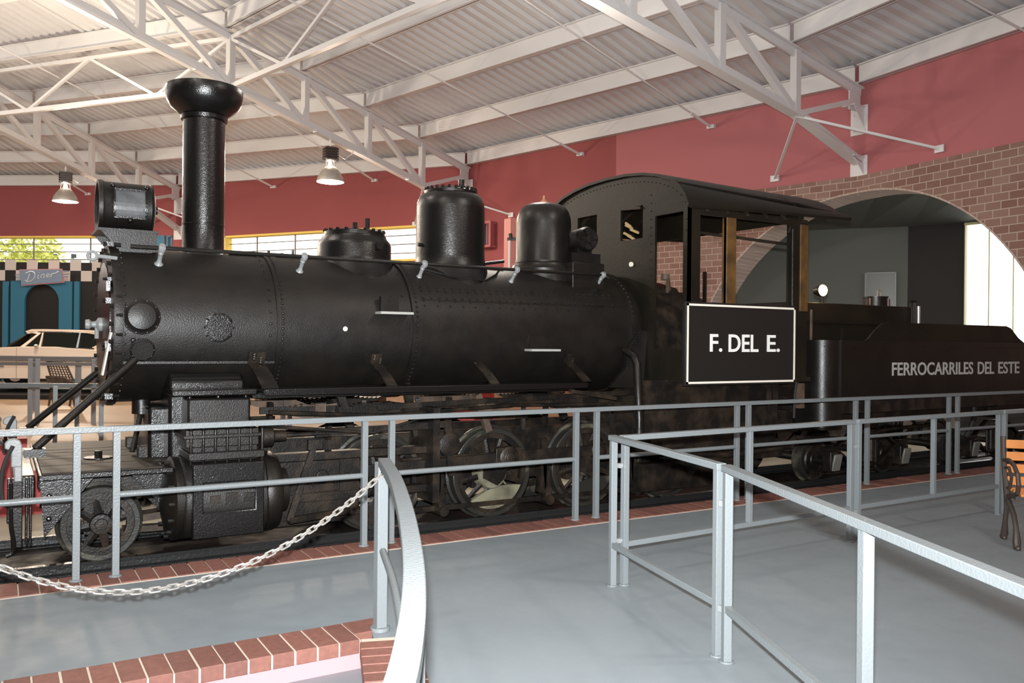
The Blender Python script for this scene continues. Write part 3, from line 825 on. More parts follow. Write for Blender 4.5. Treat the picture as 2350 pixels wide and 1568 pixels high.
# boiler courses
mb = shell('', Xr1, Xr2, RB + .004, BLK); mb.lathe((Xr1, YC, ZC), (1, 0, 0), [(RB, -.0), (RB + .012, .002), (RB + .012, .11), (RB + .003, .113)], 72, caps=False)
seam_rivets(mb, Xr1 + .05, RB + .012, st=3.8)
for x, y in ((968 - 30, 626), (910, 627), (905, 680), (930, 679)): 
    p = PY(x, y, NY); a = math.asin(min(.95, (p.z - ZC) / RB)); mb.rivet(ringp(p.x, a, RB + .004), (0, -1, .5), .012, .01)
mb.build('boiler_course', BLK, LOCO)
R2 = RB + .012
mb = shell('', Xr2, Xend, R2, BLK); mb.lathe((Xr2, YC, ZC), (1, 0, 0), [(RB, -.0), (R2 + .012, .002), (R2 + .012, .10), (R2, .103)], 72, caps=False)
seam_rivets(mb, Xr2 + .05, R2 + .012, st=4)
for ang, stp, r_ in ((37, .085, .013), (33.5, .085, .012), (26.5, .085, .015), (19.5, .14, .011), (23.8, .17, .011)):
    x = Xr2 + .14; t = math.radians(ang)
    while x < Xend - .25: mb.rivet(ringp(x, t, R2), (0, -math.cos(t), math.sin(t)), r_, .014); x += stp
mb.bar(ringp(Xr2 + .05, math.radians(24.6), R2 - .002), ringp(Xend - .1, math.radians(24.6), R2 - .002), .012, .016)
mb.lathe((Xend, YC, ZC), (1, 0, 0), [(R2, -.10), (R2 + .02, -.095), (R2 + .03, 0), (R2 + .01, .06), (R2 - .06, .10)], 72)
seam_rivets(mb, Xend - .05, R2 + .022, a0=-60, a1=88, st=5)
bc = mb.build('boiler_course', BLK, LOCO)
# firebox wrapper and lower side
mb = MB()
XF1 = 8.0 - .3
fb = [V((Xend + .05, YC - .60, .35)), V((Xend + .05, YC - .60, 1.55)), V((Xend + .05, YC - .52, 2.0)), V((Xend + .05, YC - .3, 2.28)), V((Xend + .05, YC, 2.36)), V((Xend + .05, YC + .3, 2.28)), V((Xend + .05, YC + .52, 2.0)), V((Xend + .05, YC + .60, 1.55)), V((Xend + .05, YC + .60, .35))]
mb.prism(fb[::-1], (6.95 - Xend, 0, 0))
for i in range(7):
    for j in range(9):
        mb.rivet((Xend + .12 + i * .16, YC - .60, .45 + j * .13), (0, -1, 0), .012, .012)
mb.build('firebox', GEAR, LOCO, bevel=.01)
mb = MB(); P = [PY(1466, 760, 7.33), PY(1440, 800, 7.33), PY(1437, 845, 7.36), PY(1400, 890, 7.4), PY(1476, 890, 7.33), PY(1486, 760, 7.33)]
mb.prism(P, (0, .05, 0))
for a, b in zip(P[:3], P[1:4]):
    for i in range(7): 
        for o_ in (.03, .075): mb.rivet(a.lerp(b, i / 7) + V((o_, -.0, 0)), (0, -1, 0), .013, .012)
mb.build('throat_plate', BLK, LOCO)
mb = MB(); mb.box((Xat(1478, 7.0), 6.98, .42), (Xat(1775, 7.0), 7.02, 1.22))
for i in range(18):
    for j in range(6): mb.rivet((Xat(1478, 7.0) + .06 + i * .105, 6.98, .48 + j * .13), (0, -1, 0), .011, .01)
mb.build('ashpan_side', GEAR, LOCO)
# smokebox front ring, door
mb = MB(); mb.lathe((Xf, YC, ZC), (-1, 0, 0), [(RB + .02, -.03), (RB + .025, .03), (RB + .02, .045), (RB - .02, .05), (.52, .05)], 64)
for k in range(28):
    a = 2 * PI * k / 28; c = ringp(Xf - .045, a, RB - .03); mb.cyl(c, c + V((-.03, 0, 0)), .020, seg=6)
    mb.cyl(ringp(Xf + .02, a + .1, RB + .01), ringp(Xf - .03, a + .1, RB + .01) , .02, seg=6)
ff = mb.build('smokebox_front', BLK, LOCO)
MB().lathe((Xf - .045, YC, ZC), (-1, 0, 0), [(.53, 0), (.53, .015), (.50, .02), (.001, .022)], 48).build('smokebox_door', BLKR, ff)
mb = MB()
for z in (.3,): mb.bar((Xf - .08, YC - .60, ZC + z), (Xf - .06, YC - .38, ZC + z), .03, .08)
mb.build('door_hinge', BLKR, ff)
hx = Xat(252, YC)
mb = MB(); zc = Zat(225, 745, YC); x1 = Xat(195, YC)
mb.lathe((Xf - .1, YC, zc), (-1, 0, 0), [(.03, 0), (.03, Xf - .1 - x1 - .17), (.06, Xf - .1 - x1 - .15), (.06, Xf - .1 - x1 - .10), (.028, Xf - .1 - x1 - .08), (.026, Xf - .1 - x1 - .05), (.045, Xf - .1 - x1 - .03), (.04, Xf - .1 - x1)], 14)
mb.cyl((x1 + .09, YC, zc - .12), (x1 + .09, YC, zc + .03), .018, seg=8)
mb.build('door_handle', SILV, ff)
e0 = PY(212, 587, 7.6)
mb = MB(); mb.tube([e0 + V((math.cos(a) * .034, 0, math.sin(a) * .034)) for a in [2 * PI * i / 14 for i in range(14)]], .012, 8, closed=True)
mb.cyl(e0 + V((.04, 0, 0)), (Xf, e0.y, e0.z - .01), .016, seg=8); mb.build('eye_bolt', SILV, ff)
e1 = PY(243, 640, 7.62)
for (px, py, s) in ((243, 690, .045), (246, 790, .05), (250, 800, .045), (243, 560, .04), (236, 640, .03), (244, 910, .045)):
    p = PY(px, py, 7.55); mb = MB(); mb.cbox((Xf - .06, p.y, p.z), (s * 1.3, .05, s)); mb.cyl((Xf - .11, p.y, p.z), (Xf + .02, p.y, p.z), s * .38, seg=8); mb.build('clamp_bolt', BLKR, ff)
# number/placard leaning on the front edge
p = PY(236, 812, 7.50); mb = MB(); mb.obox((Xf - .085, 7.48, p.z - .0), (.006, 0, 0), (.0, .05, 0), (.03, 0, .17)); mb.build('front_placard', CRM, ff)

# chimney
zb = ZC + RB - .02; Xch = PY(466, 570, YC).x; rch = .182
z_top = Zat(466, 203, YC); 
mb = MB()
mb.lathe((Xch, YC, zb), (0, 0, 1), [(rch + .05, -.03), (rch + .012, .015), (rch, .05), (rch, .26), (rch + .004, .262), (rch + .004, .272), (rch, .275), (rch, 1.18), (rch, Zat(466, 268, YC) - zb)], 56, caps=True)
ch = mb.build('chimney', BLKR, LOCO)
h = z_top - Zat(466, 268, YC); zc = Zat(466, 268, YC)
mb = MB(); R = .335
mb.lathe((Xch, YC, zc), (0, 0, 1), [(rch - .03, -.05), (rch + .018, -.04), (rch + .022, -.005), (rch + .01, .0), (rch + .03, h * .05), (R * .86, h * .28), (R * .96, h * .50), (R * .995, h * .74), (R, h * .93), (R * .985, h * .985), (R * .955, h), (R * .92, h * .97), (R * .8, h * .8), (rch * .85, h * .2), (rch * .8, -.3)], 56, caps=False)
mb.build('chimney_cap', BLKR, ch)
# headlight on its shelf
hz = Zat(283, 478, YC); hx0, hx1 = Xat(222, YC, 480), Xat(347, YC, 480); hr = .218
mb = MB(); mb.lathe((hx0, YC, hz), (1, 0, 0), [(.18, .05), (.20, 0), (hr + .008, 0), (hr + .012, .03), (hr - .002, .055), (hr - .004, hx1 - hx0 - .02), (hr + .004, hx1 - hx0 - .015), (hr - .004, hx1 - hx0), (hr * .6, hx1 - hx0 + .02), (.001, hx1 - hx0 + .022)], 48)
mb.cyl((hx1, YC, hz), (hx1 + .05, YC, hz), .035, seg=12)
hl = mb.build('headlight', BLK, LOCO)
MB().lathe((hx0 + .02, YC, hz), (1, 0, 0), [(.19, 0), (.10, .02), (.001, .03)], 32).build('lens', CARG, hl)
# side number glass: framed plate on the curved side
mb = MB(); mg = MB()
xa, xb = hx0 + .115, hx1 - .07
for i in range(8):
    t0, t1 = [math.radians(-27 + 62 * (i + q_) / 8) for q_ in (0, 1)]
    f = lambda x, t, r: V((x, YC - math.cos(t) * r, hz + math.sin(t) * r))
    mg.hexa([f(xa, t0, hr), f(xb, t0, hr), f(xb, t0, hr + .010), f(xa, t0, hr + .010), f(xa, t1, hr), f(xb, t1, hr), f(xb, t1, hr + .010), f(xa, t1, hr + .010)])
    for x in (xa, xb): mb.bar(f(x, t0, hr + .012), f(x, t1, hr + .012), .016, .016, up=(0, -1, .3))
for t in (math.radians(-27), math.radians(35)): mb.bar(f(xa, t, hr + .012), f(xb, t, hr + .012), .018, .018)
mb.build('side_glass_frame', BLKR, hl); mg.build('side_glass', mat('painted_over_glass', (.07, .075, .08), .25, bump=.8, bscale=12, col2=(.12, .125, .13), cscale=9), hl)
mb = MB()
for x in (xa - .01, xb + .01): mb.ball(f(x, math.radians(40), hr + .03), .02)
mb.ball(f((xa + xb) / 2, math.radians(-32), hr + .02), .025); mb.build('latch', BLKR, hl)
xs0, xs1 = Xat(228, YC, 550), Xat(350, YC, 550); zs = hz - hr
mb = MB()
mb.prism([V((xs0 - .03, YC - .26, zs + .005)), V((xs1, YC - .26, zs + .005)), V((xs1, YC - .26, ZC + RB - .04)), V((xs0 + .17, YC - .26, ZC + RB - .10))], (0, .02, 0))
mb.prism([V((xs0 - .03, YC + .24, zs + .005)), V((xs1, YC + .24, zs + .005)), V((xs1, YC + .24, ZC + RB - .04)), V((xs0 + .17, YC + .24, ZC + RB - .10))], (0, .02, 0))
mb.box((xs0 - .04, YC - .27, zs - .015), (xs1 + .01, YC + .27, zs + .008)); mb.build('headlight_shelf', BLK, LOCO)
# sand box (low dome)
def dome(name, px, prof, m=BLK, seg=56):
    x = PY(px, 600, YC).x; mb = MB(); mb.lathe((x, YC, ZC), (0, 0, 1), prof, seg); return x, mb
x, mb = dome('', 813, [(.50, .40), (.42, .58), (.372, .66), (.362, .70), (.362, .82), (.350, .855), (.315, .895), (.312, .915), (.30, .92), (.297, .955), (.285, .965), (.001, .968)])
for k in range(20): a = 2 * PI * k / 20; mb.cyl((x + math.cos(a) * .29, YC + math.sin(a) * .29, ZC + .955), (x + math.cos(a) * .29, YC + math.sin(a) * .29, ZC + .975), .018, seg=6)
mb.cyl((x + .12, YC - .33, ZC + .80), (x + .12, YC - .375, ZC + .80), .035, seg=12)
d1 = mb.build('sand_box', BLKR, LOCO)
for dx, h in ((-.02, .09), (.11, .14)):
    mb = MB(); mb.cyl((x + dx, YC - .06, ZC + .96), (x + dx, YC - .06, ZC + .96 + h), .024, seg=10); mb.cyl((x + dx, YC - .06, ZC + .97), (x + dx, YC - .06, ZC + .99), .04, seg=8); mb.build('stud', BLKR, d1)
# steam dome
x, mb = dome('', 1033, [(.56, .32), (.47, .52), (.40, .63), (.372, .70), (.365, .78), (.362, 1.28), (.355, 1.34), (.33, 1.40), (.29, 1.435), (.28, 1.44)], BLKR)
d2 = mb.build('steam_dome', BLKR, LOCO)
mb = MB(); mb.lathe((x, YC, ZC), (0, 0, 1), [(.285, 1.43), (.285, 1.465), (.27, 1.475), (.19, 1.485), (.19, 1.50), (.001, 1.505)], 40)
for k in range(24): a = 2 * PI * k / 24; mb.cyl((x + math.cos(a) * .262, YC + math.sin(a) * .262, ZC + 1.46), (x + math.cos(a) * .262, YC + math.sin(a) * .262, ZC + 1.50), .018, seg=6)
mb.build('dome_lid', BLKR, d2)
mb = MB(); mb.cyl((x + .10, YC - .05, ZC + 1.49), (x + .10, YC - .05, ZC + 1.60), .032, seg=10); mb.cyl((x + .10, YC - .05, ZC + 1.5), (x + .10, YC - .05, ZC + 1.53), .05, seg=8); mb.build('safety_valve', BLKR, d2)
mb = MB(); mb.cyl((x - .40, YC - .05, ZC + .88), (x - .34, YC - .05, ZC + .88), .02, seg=8); mb.build('dome_plug', BLKR, d2)
mb = MB(); mb.cyl((x + .35, YC - .1, ZC + .72), (x + .60, YC - .1, ZC + .76), .018, seg=8); mb.build('dome_pipe', BLKR, d2)
# smooth rear dome with copper tip
x, mb = dome('', 1247, [(.42, .40), (.385, .58), (.375, .66), (.375, .70), (.35, .73), (.345, .76), (.318, .775), (.318, .80), (.312, .81), (.310, 1.22), (.303, 1.29), (.28, 1.36), (.24, 1.41), (.18, 1.44), (.10, 1.455), (.001, 1.46)], BLKS)
d3 = mb.build('rear_dome', BLKS, LOCO)
MB().lathe((x, YC, ZC), (0, 0, 1), [(.05, 1.45), (.045, 1.475), (.025, 1.49), (.014, 1.51), (.012, 1.54), (.001, 1.545)], 16).build('dome_finial', BRASS, d3)
# turbo generator with finned round casing
g0 = PY(1352, 548, 7.72)
mb = MB(); mb.lathe(g0 + V((0, .14, 0)), (0, -1, 0), [(.12, -.12), (.13, 0), (.135, .05), (.14, .10), (.125, .14), (.12, .13), (.05, .12), (.045, .16), (.001, .165)], 32)
mb.cyl(g0 + V((-.22, .15, -.02)), g0 + V((0, .15, 0)), .10, seg=20); mb.box((g0.x - .2, g0.y + .05, ZC + RB - .12), (g0.x + .2, g0.y + .3, g0.z - .16)); mb.box((g0.x - .1, g0.y + .08, g0.z - .2), (g0.x + .1, g0.y + .25, g0.z))
for k in range(6): a = k * PI / 3; mb.bar(g0 + V((math.cos(a) * .03, -.0, math.sin(a) * .03)), g0 + V((math.cos(a) * .12, 0, math.sin(a) * .12)), .02, .02, up=(0, 1, 0))
mb.build('turbo_generator', BLK, LOCO)
mb = MB(); p0, p1 = Xat(1312, 7.6, 610), Xat(1385, 7.6, 610); mb.box((p0, 7.58, ZC + .46), (p1, 7.85, ZC + RB + .10)); mb.build('generator_bracket', BLK, LOCO, bevel=.01)

# hand rail, stanchions
HRy, HRz = 7.52, 2.365
mb = MB(); mb.tube([(Xat(300, HRy, 570), HRy, HRz), (Xat(1385, HRy, 630), HRy, HRz)], .017, 10); mb.build('boiler_handrail', BLKS, LOCO)
for px in (368, 692, 966, 1177, 1374):
    xx = Xat(px, 7.6, 600); a = math.radians(50); b0 = ringp(xx - .01, a, RB - .01); b1 = V((xx, HRy, HRz)); d = (b1 - b0)
    mb = MB(); mb.lathe(b0, d, [(.036, 0), (.036, .012), (.022, .03), (.017, .06), (.020, d.length * .62), (.024, d.length * .7), (.017, d.length * .78), (.030, d.length * .85), (.032, d.length + .008), (.024, d.length + .03)], 14)
    mb.cyl(b1 + V((-.022, 0, 0)), b1 + V((.022, 0, 0)), .029, seg=14); mb.build('handrail_stanchion', SILV, LOCO)
# loose cable along the rear boiler
mb = MB(); pts = []
for i, (px, py) in enumerate(((985, 615), (1030, 632), (1070, 643), (1110, 645), (1150, 628), (1175, 614))):
    p = PY(px, py, 7.60); zz = p.z - ZC; a = math.asin(min(.97, zz / .69)); pts.append(ringp(p.x, a, R2 + .012))
mb.tube(pts, .009, 6); mb.build('cable', BLKR, LOCO)
# sand pipes / small top fittings along the crown
mb = MB()
for px, h in ((610, .05), (665, .07), (575, .03), (640, .03), (700, .03)): xx = PY(px, 580, YC).x; mb.cyl((xx, YC - .1, ZC + RB - .02), (xx, YC - .1, ZC + RB + h), .012, seg=8); mb.ball((xx, YC - .1, ZC + RB + .005), .03)
mb.tube([(Xch + .2, YC - .12, ZC + RB), (Xch + 1.0, YC - .14, ZC + RB - .02), (Xch + 1.5, YC - .14, ZC + RB)], .018, 8)
mb.build('crown_fittings', BLKR, LOCO)
# pale foot steps on the boiler side, with backing plates
for (xa_, xb_, y, ya) in ((873, 948, 719, 680), (1219, 1285, 804, 770)):
    zs_ = Zat((xa_ + xb_) / 2, y, 7.30); x0, x1 = Xat(xa_, 7.27, y), Xat(xb_, 7.27, y)
    mb = MB(); mb.box((x0, 7.25, zs_ - .012), (x1, 7.40, zs_ + .012)); st = mb.build('foot_step', PALE, LOCO, bevel=.003)
    mb = MB(); z2 = Zat(xa_, ya, 7.38); mb.box((x0 + .04, 7.355, zs_), (x0 + .22, 7.40, z2)); mb.rivet((x0 + .12, 7.355, z2 - .04), (0, -1, 0), .012, .01); mb.build('step_bracket', BLK, st)
mb = MB(); p = PY(792, 755, NY); mb.cyl((p.x, NY + .02, p.z), (p.x, NY - .006, p.z), .022, seg=14); mb.build('plug', CRM, LOCO)
# running board with brackets
zr = 1.19; x0, x1 = Xat(612, 6.98, 895), Xat(1347, 6.98, 882)
mb = MB(); mb.box((x0, 6.96, zr - .035), (x1, 7.50, zr + .02)); mb.cyl((x0, 6.965, zr - .008), (x0, 7.50, zr - .008), .028, seg=12)
mb.box((x0 - .06, 7.2, zr - .07), (x1, 7.24, zr - .03)); rb_ = mb.build('running_board', BLKR, LOCO, bevel=.005)
mb = MB(); mb.bar((x1 - .2, 6.99, zr - .06), (Xat(1412, 7.0), 6.99, Zat(1412, 915, 7.0)), .05, .035); mb.build('drag_bar', GEAR, rb_)
for px, yt, w_ in ((592, 808, .14), (868, 812, .10), (1102, 830, .10), (1312, 812, .10)):
    xx = Xat(px, 7.35, 850); zt_ = Zat(px, yt, 7.4)
    mb = MB(); pts = []
    for i in range(6):
        z = zt_ + (zr + .22 - zt_) * i / 5; r_ = math.sqrt(max(0, (RB + .012) ** 2 - (z - ZC) ** 2)); pts.append(V((xx, YC - r_ - .015, z)))
    pts += [V((xx + .03, 7.28, zr + .12)), V((xx + .05, 7.16, zr + .02))]
    rings = [[p + V((-w_ / 2, 0, 0)), p + V((w_ / 2, 0, 0)), p + V((w_ / 2, -.03, 0)), p + V((-w_ / 2, -.03, 0))] for p in pts]; mb.loft(rings)
    for p in pts[:3]: mb.rivet(p + V((-.025, -.03, -.02)), (0, -1, 0), .02, .02); mb.rivet(p + V((.03, -.03, -.05)), (0, -1, 0), .018, .02)
    mb.build('board_bracket', GEAR, LOCO)
p = PY(597, 845, 7.38); mb = MB(); mb.ball(p, .02); mb.build('oil_nipple', BRASS, LOCO)
# glossy injector pipe
mb = MB(); a, b = PY(1462, 818, 7.10), PY(1467, 985, 7.0)
mb.tube([a + V((.02, .22, .06)), a + V((0, .05, .0)), a + V((0, 0, -.08)), V((b.x, b.y, b.z + .1)), b], .044, 16); mb.cyl(b, b - V((0, 0, .06)), .055, seg=14)
mb.build('injector_pipe', BLKS, LOCO)
mb = MB(); mb.cyl((b.x - .06, 7.0, b.z - .1), (b.x + .12, 7.0, b.z - .1), .06, seg=14); mb.tube([(b.x + .1, 7.0, b.z - .1), (b.x + .45, 7.02, b.z - .16), (b.x + .9, 7.05, b.z - .1)], .022, 8); mb.build('injector', GEAR, LOCO)

# pilot deck, beam, steps, cow pieces
zd = .615; xd0, xd1 = .26, Xat(398, 7.05, 1070)
mb = MB(); mb.box((xd0, 7.04, zd - .045), (xd1, 9.06, zd - .005)); dk = mb.build('pilot_deck', BLKR, LOCO, bevel=.006)
mb = MB(); n_ = 10
for i in range(n_): y0 = 7.05 + i * .2; mb.box((xd0 + .02, y0, zd - .006), (xd1 - .08 + (.25 if i > 1 else 0), y0 + .192, zd + .012 + random.uniform(-.003, .003)))
mb.build('deck_boards', WOODK, dk, bevel=.003)
mb = MB(); mb.box((.10, 7.14, .40), (.24, 8.96, zd - .01)); bm_ = mb.build('pilot_beam', BLKR, LOCO, bevel=.01)
for y in (7.02, 9.02):
    mb = MB(); cc = V((.10, y, 0)); zt_ = .99
    pr = [V((x_, y, z_)) for x_, z_ in [(.085, .685), (.155, .685), (.155, .84), (.14, .875), (.11, .892), (.07, .885), (.045, .86), (.045, .82), (.07, .81), (.085, .79)]]
    mb.prism(pr, (0, .05, 0)); mb.cbox((.13, y + .025, .64), (.05, .04, .12)); mb.build('coupling_horn', SILV, bm_, bevel=.008)
mb = MB(); mb.tube(spline([PY(x_, y_, 6.99) for x_, y_ in [(30, 1024), (14, 1055), (4, 1090), (3, 1130), (9, 1156), (28, 1167)]], 4), .014, 8); mb.build('hose', RUB, bm_)
mb = MB(); mb.tube(spline([PY(x_, y_, 8.97) for x_, y_ in [(33, 955), (15, 990), (10, 1040)]], 4), .016, 8); mb.build('hose', RUB, bm_)
mb = MB(); mb.tube(spline([PY(x_, y_, 7.03) for x_, y_ in [(25, 1110), (25, 1200), (32, 1250), (29, 1270), (14, 1277)]], 4), .015, 8); mb.build('step_iron', BLKR, bm_)
for x, z0, z1, m, w_ in ((.125, .10, .60, GEAR, .07), (.185, .12, .60, BLKR, .018), (.075, .28, .60, BLKR, .025), (.21, .12, .6, BLKR, .018)):
    mb = MB(); mb.box((x - w_ / 2, 7.05, z0), (x + w_ / 2, 7.12, z1)); mb.build('pilot_post', m, bm_, bevel=.006)
mb = MB(); mb.prism([V((.27, 7.10, .56)), V((.62, 7.10, .56)), V((.30, 7.10, .14))], (0, .025, 0)); mb.rivet((.33, 7.1, .45), (0, -1, 0), .02, .02); mb.rivet((.33, 7.1, .28), (0, -1, 0), .02, .02); mb.build('pilot_gusset', BLKR, bm_)
mb = MB(); mb.tube([(-.1, 7.6, .75), (-.05, 7.4, .88), (-.02, 7.1, .86)], .014, 8); mb.tube([(.02, 7.05, .86), (.0, 8.05, .97), (.02, 9.05, .86)], .016, 8); mb.build('lifting_rod', BLKR, bm_)
# braces from smokebox to beam
for s_ in (-1, 1):
    a = PY(322, 815, 7.46); yy = a.y if s_ < 0 else 2 * YC - a.y
    bb = PY(80, 1030, 7.20); y2 = bb.y if s_ < 0 else 2 * YC - bb.y - .0
    mb = MB(); mb.cyl((a.x, yy, a.z), (bb.x, y2, bb.z), .030, seg=16)
    mb.ball((a.x, yy, a.z), .045); mb.cbox((bb.x, y2, bb.z - .03), (.14, .12, .06)); mb.build('smokebox_brace', BLKS, LOCO)
mb = MB(); c = V((Xat(222, 7.9, 1005), 7.75, zd)); mb.cyl(c, c + V((0, 0, .02)), .11, seg=20); mb.cyl(c, c + V((0, 0, .07)), .03, seg=8); mb.build('deck_boss', BLKR, dk)
# smokebox drain
mb = MB(); xx = Xat(320, YC, 930); mb.cyl((xx, YC - .1, ZC - RB - .10), (xx, YC - .1, ZC - RB + .03), .075, seg=20); mb.tube([(xx, YC - .1, ZC - RB - .08), (xx - .03, YC - .14, .85), (xx - .08, YC - .2, .65)], .022, 8); mb.build('smokebox_drain', BLKS, LOCO)

# saddle, steam chest, cylinder
CY = 6.93
xc0, xc1 = Xat(412, CY), Xat(640, CY)
xm0, xm1 = Xat(392, 7.3), Xat(572, 7.25)
mb = MB(); mb.box((xm0, 7.36, .55), (xm1, 2 * YC - 7.36, ZC - .45)); mb.cyl((xm0 + .01, 7.5, ZC - .52), (xm1, 7.5, ZC - .52), .12, seg=20)
mb.box((xm0 - .12, 7.6, .45), (xm0 + .05, 8.5, 1.05)); mb.build('cylinder_saddle', BLKR, LOCO, bevel=.03)
def cylinder(sgn):
    Y = lambda y: y if sgn > 0 else 2 * YC - y
    def bx(mb, lo, hi): return mb.box((lo[0], Y(lo[1]), lo[2]), (hi[0], Y(hi[1]), hi[2]))
    mb = MB(); zc = .34; rc = .30; cyy = 7.22
    # jacket: rounded shoulders, flat skirt in front
    prof = []
    for i in range(9): a = math.radians(-20 + 200 * i / 8); prof.append((cyy + .02 - math.cos(a) * rc * .98, zc + math.sin(a) * rc))
    body = [(CY + .02, .15), (CY, .30), (CY + .02, .46), (CY + .10, .60), (CY + .20, .66), (7.50, .66), (7.58, .5), (7.58, .12), (7.4, .03), (7.15, .02), (CY + .10, .05)]
    body = [(Y(y), z) for y, z in body]
    mb.loft([[V((x, y, z)) for y, z in body] for x in (xc0 + .05, xc1 - .06)])
    cy = mb.build('cylinder', BLK, LOCO, bevel=.02)
    mb = MB(); mb.lathe((xc1 - .07, Y(cyy + .05), .33), (1, 0, 0), [(.33, 0), (.34, .03), (.335, .10), (.31, .135), (.20, .16), (.19, .22), (.05, .24)], 36)
    mb.build('rear_cylinder_cover', BLK, cy)
    mb = MB(); mb.lathe((xc0 + .06, Y(cyy + .05), .33), (-1, 0, 0), [(.33, 0), (.335, .06), (.30, .09), (.12, .13), (.001, .14)], 36)
    for k in range(14): a = 2 * PI * k / 14; mb.cyl((xc0 - .0, Y(cyy + .05) + math.cos(a) * .30, .33 + math.sin(a) * .30), (xc0 - .06, Y(cyy + .05) + math.cos(a) * .30, .33 + math.sin(a) * .30), .018, seg=6)
    mb.build('front_cylinder_cover', BLK, cy)
    mb = MB()   # jacket plate with window recess
    z0p, z1p = .40, .66
    mb.wall(V((xc0 + .10, Y(CY - .05), .06)), V((1, 0, 0)), V((0, 0, 1)), V((0, sgn, 0)), xc1 - xc0 - .22, .58, [(.08, .20, xc1 - xc0 - .29, .43)], .06)
    mb.build('cylinder_jacket', BLKR, cy, bevel=.008)
    mb = MB()
    for i, (w_, h_) in enumerate(((.08, .06), (.10, .09), (.08, .07))): mb.cbox((xc0 + .28 + i * .13, Y(CY + .012), .35), (w_, .05, h_))
    mb.build('drain_cock', GEAR, cy)
    mb = MB(); bx(mb, (xc0 + .10, CY + .09, .64), (xc1 - .14, 7.5, .90)); bx(mb, (xc0 + .08, CY + .02, .66), (xc1 - .10, 7.5, .72)); bx(mb, (xc0 + .06, CY + .05, .76), (xc1 - .14, 7.5, .90)); bx(mb, (xc0 + .04, CY + .03, .83), (xc1 - .12, 7.5, .86))
    for i in range(7):
        x = xc0 + .10 + i * .092; mb.cyl((x, Y(CY + .045), .62), (x, Y(CY + .045), .95), .014, seg=6); mb.cyl((x, Y(CY + .045), .895), (x, Y(CY + .045), .935), .024, seg=6)
    mb.build('steam_chest', BLK, cy, bevel=.008)
    mb = MB(); bx(mb, (xm0 + .10, 7.10, .88), (xm1 - .02, 7.5, 1.14)); mb.build('steam_pipe_casing', BLK, cy, bevel=.02)
    mb = MB(); bx(mb, (xm0 - .03, 7.05, 1.16), (xm1 + .02, 7.52, 1.21))
    for i in range(3): mb.cyl((xm0 + .12 + i * .22, Y(7.14), 1.12), (xm0 + .12 + i * .22, Y(7.14), 1.165), .022, seg=6)
    mb.build('chest_lid', BLKR, cy, bevel=.01)
    mb = MB(); mb.lathe((xc1 + .02, Y(7.2), .80), (1, 0, 0), [(.09, -.1), (.09, .0), (.05, .02), (.045, .12), (.02, .13), (.02, .5)], 16); mb.build('valve_spindle', GEAR, cy)
cylinder(1); cylinder(-1)

# ---- wheels
def wheel(x, z, R, y, sgn, ns, name='driving_wheel', cw=None, parent=LOCO, hubr=.11, tw=.10, band=.045):
    """disc plane normal to Y, outer face towards -Y for sgn=+1"""
    c = V((x, y, z)); ax = V((0, -sgn, 0))
    mb = MB(); ri = R - band - .055
    # rim
    mb.lathe(c, ax, [(R - band, -.08), (R - band, -.012), (ri, -.012), (ri, -.07), (R - band, -.08)], 56, caps=False)
    for k in range(ns):
        a = 2 * PI * k / ns + .2
        d = V((math.cos(a), 0, math.sin(a))); s = V((-math.sin(a), 0, math.cos(a)))
        p0 = c + d * hubr * .8; p1 = c + d * (ri + .01)
        r0 = [p0 + s * .034 - ax * .015, p0 + ax * -.002, p0 - s * .034 - ax * .015, p0 - ax * .06]; r1 = [p1 + s * .022 - ax * .02, p1 - ax * .010, p1 - s * .022 - ax * .02, p1 - ax * .055]
        mb.loft([r0, r1])
    w_ = mb.build(name, GEAR, parent)
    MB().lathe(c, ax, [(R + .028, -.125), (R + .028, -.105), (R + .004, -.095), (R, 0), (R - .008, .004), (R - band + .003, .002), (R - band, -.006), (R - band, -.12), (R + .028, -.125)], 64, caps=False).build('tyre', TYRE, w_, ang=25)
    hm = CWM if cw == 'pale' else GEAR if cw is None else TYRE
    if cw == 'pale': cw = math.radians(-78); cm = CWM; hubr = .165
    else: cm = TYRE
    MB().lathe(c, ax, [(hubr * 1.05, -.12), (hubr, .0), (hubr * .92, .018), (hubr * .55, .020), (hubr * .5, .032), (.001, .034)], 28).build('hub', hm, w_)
    if cw is not None:
        pts = []; Ro = ri + .02; n_ = 16; a0, a1 = cw - .95, cw + .95
        for i in range(n_ + 1): a = a0 + (a1 - a0) * i / n_; pts.append(c + V((math.cos(a) * Ro, 0, math.sin(a) * Ro)))
        e0, e1 = pts[0], pts[-1]; 
        for i in range(1, 9):
            f = i / 9; m_ = e1.lerp(e0, f); q_ = (c - (e0 + e1) / 2).normalized() * (-.0) ; bulge = math.sin(PI * f) * -.06
            m_ = m_ + V((math.cos(cw), 0, math.sin(cw))) * bulge; pts.append(m_)
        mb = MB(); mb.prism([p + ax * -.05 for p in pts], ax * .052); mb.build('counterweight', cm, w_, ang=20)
    return w_
YW = YC - .62
Xd = [Xat(870, YW, 1100), Xat(1130, YW, 1100), Xat(1345, YW, 1080)]
Xd.append(Xd[2] + 1.16)
RD = .445; ZW = RZ + RD
for i, x in enumerate(Xd):
    for s_ in (1, -1):
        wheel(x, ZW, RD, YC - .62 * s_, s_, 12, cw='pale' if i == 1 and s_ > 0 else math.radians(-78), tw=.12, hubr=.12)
    mb = MB(); mb.cyl((x, YC - .6, ZW), (x, YC + .6, ZW), .07, seg=16); mb.build('axle', GEAR, LOCO)
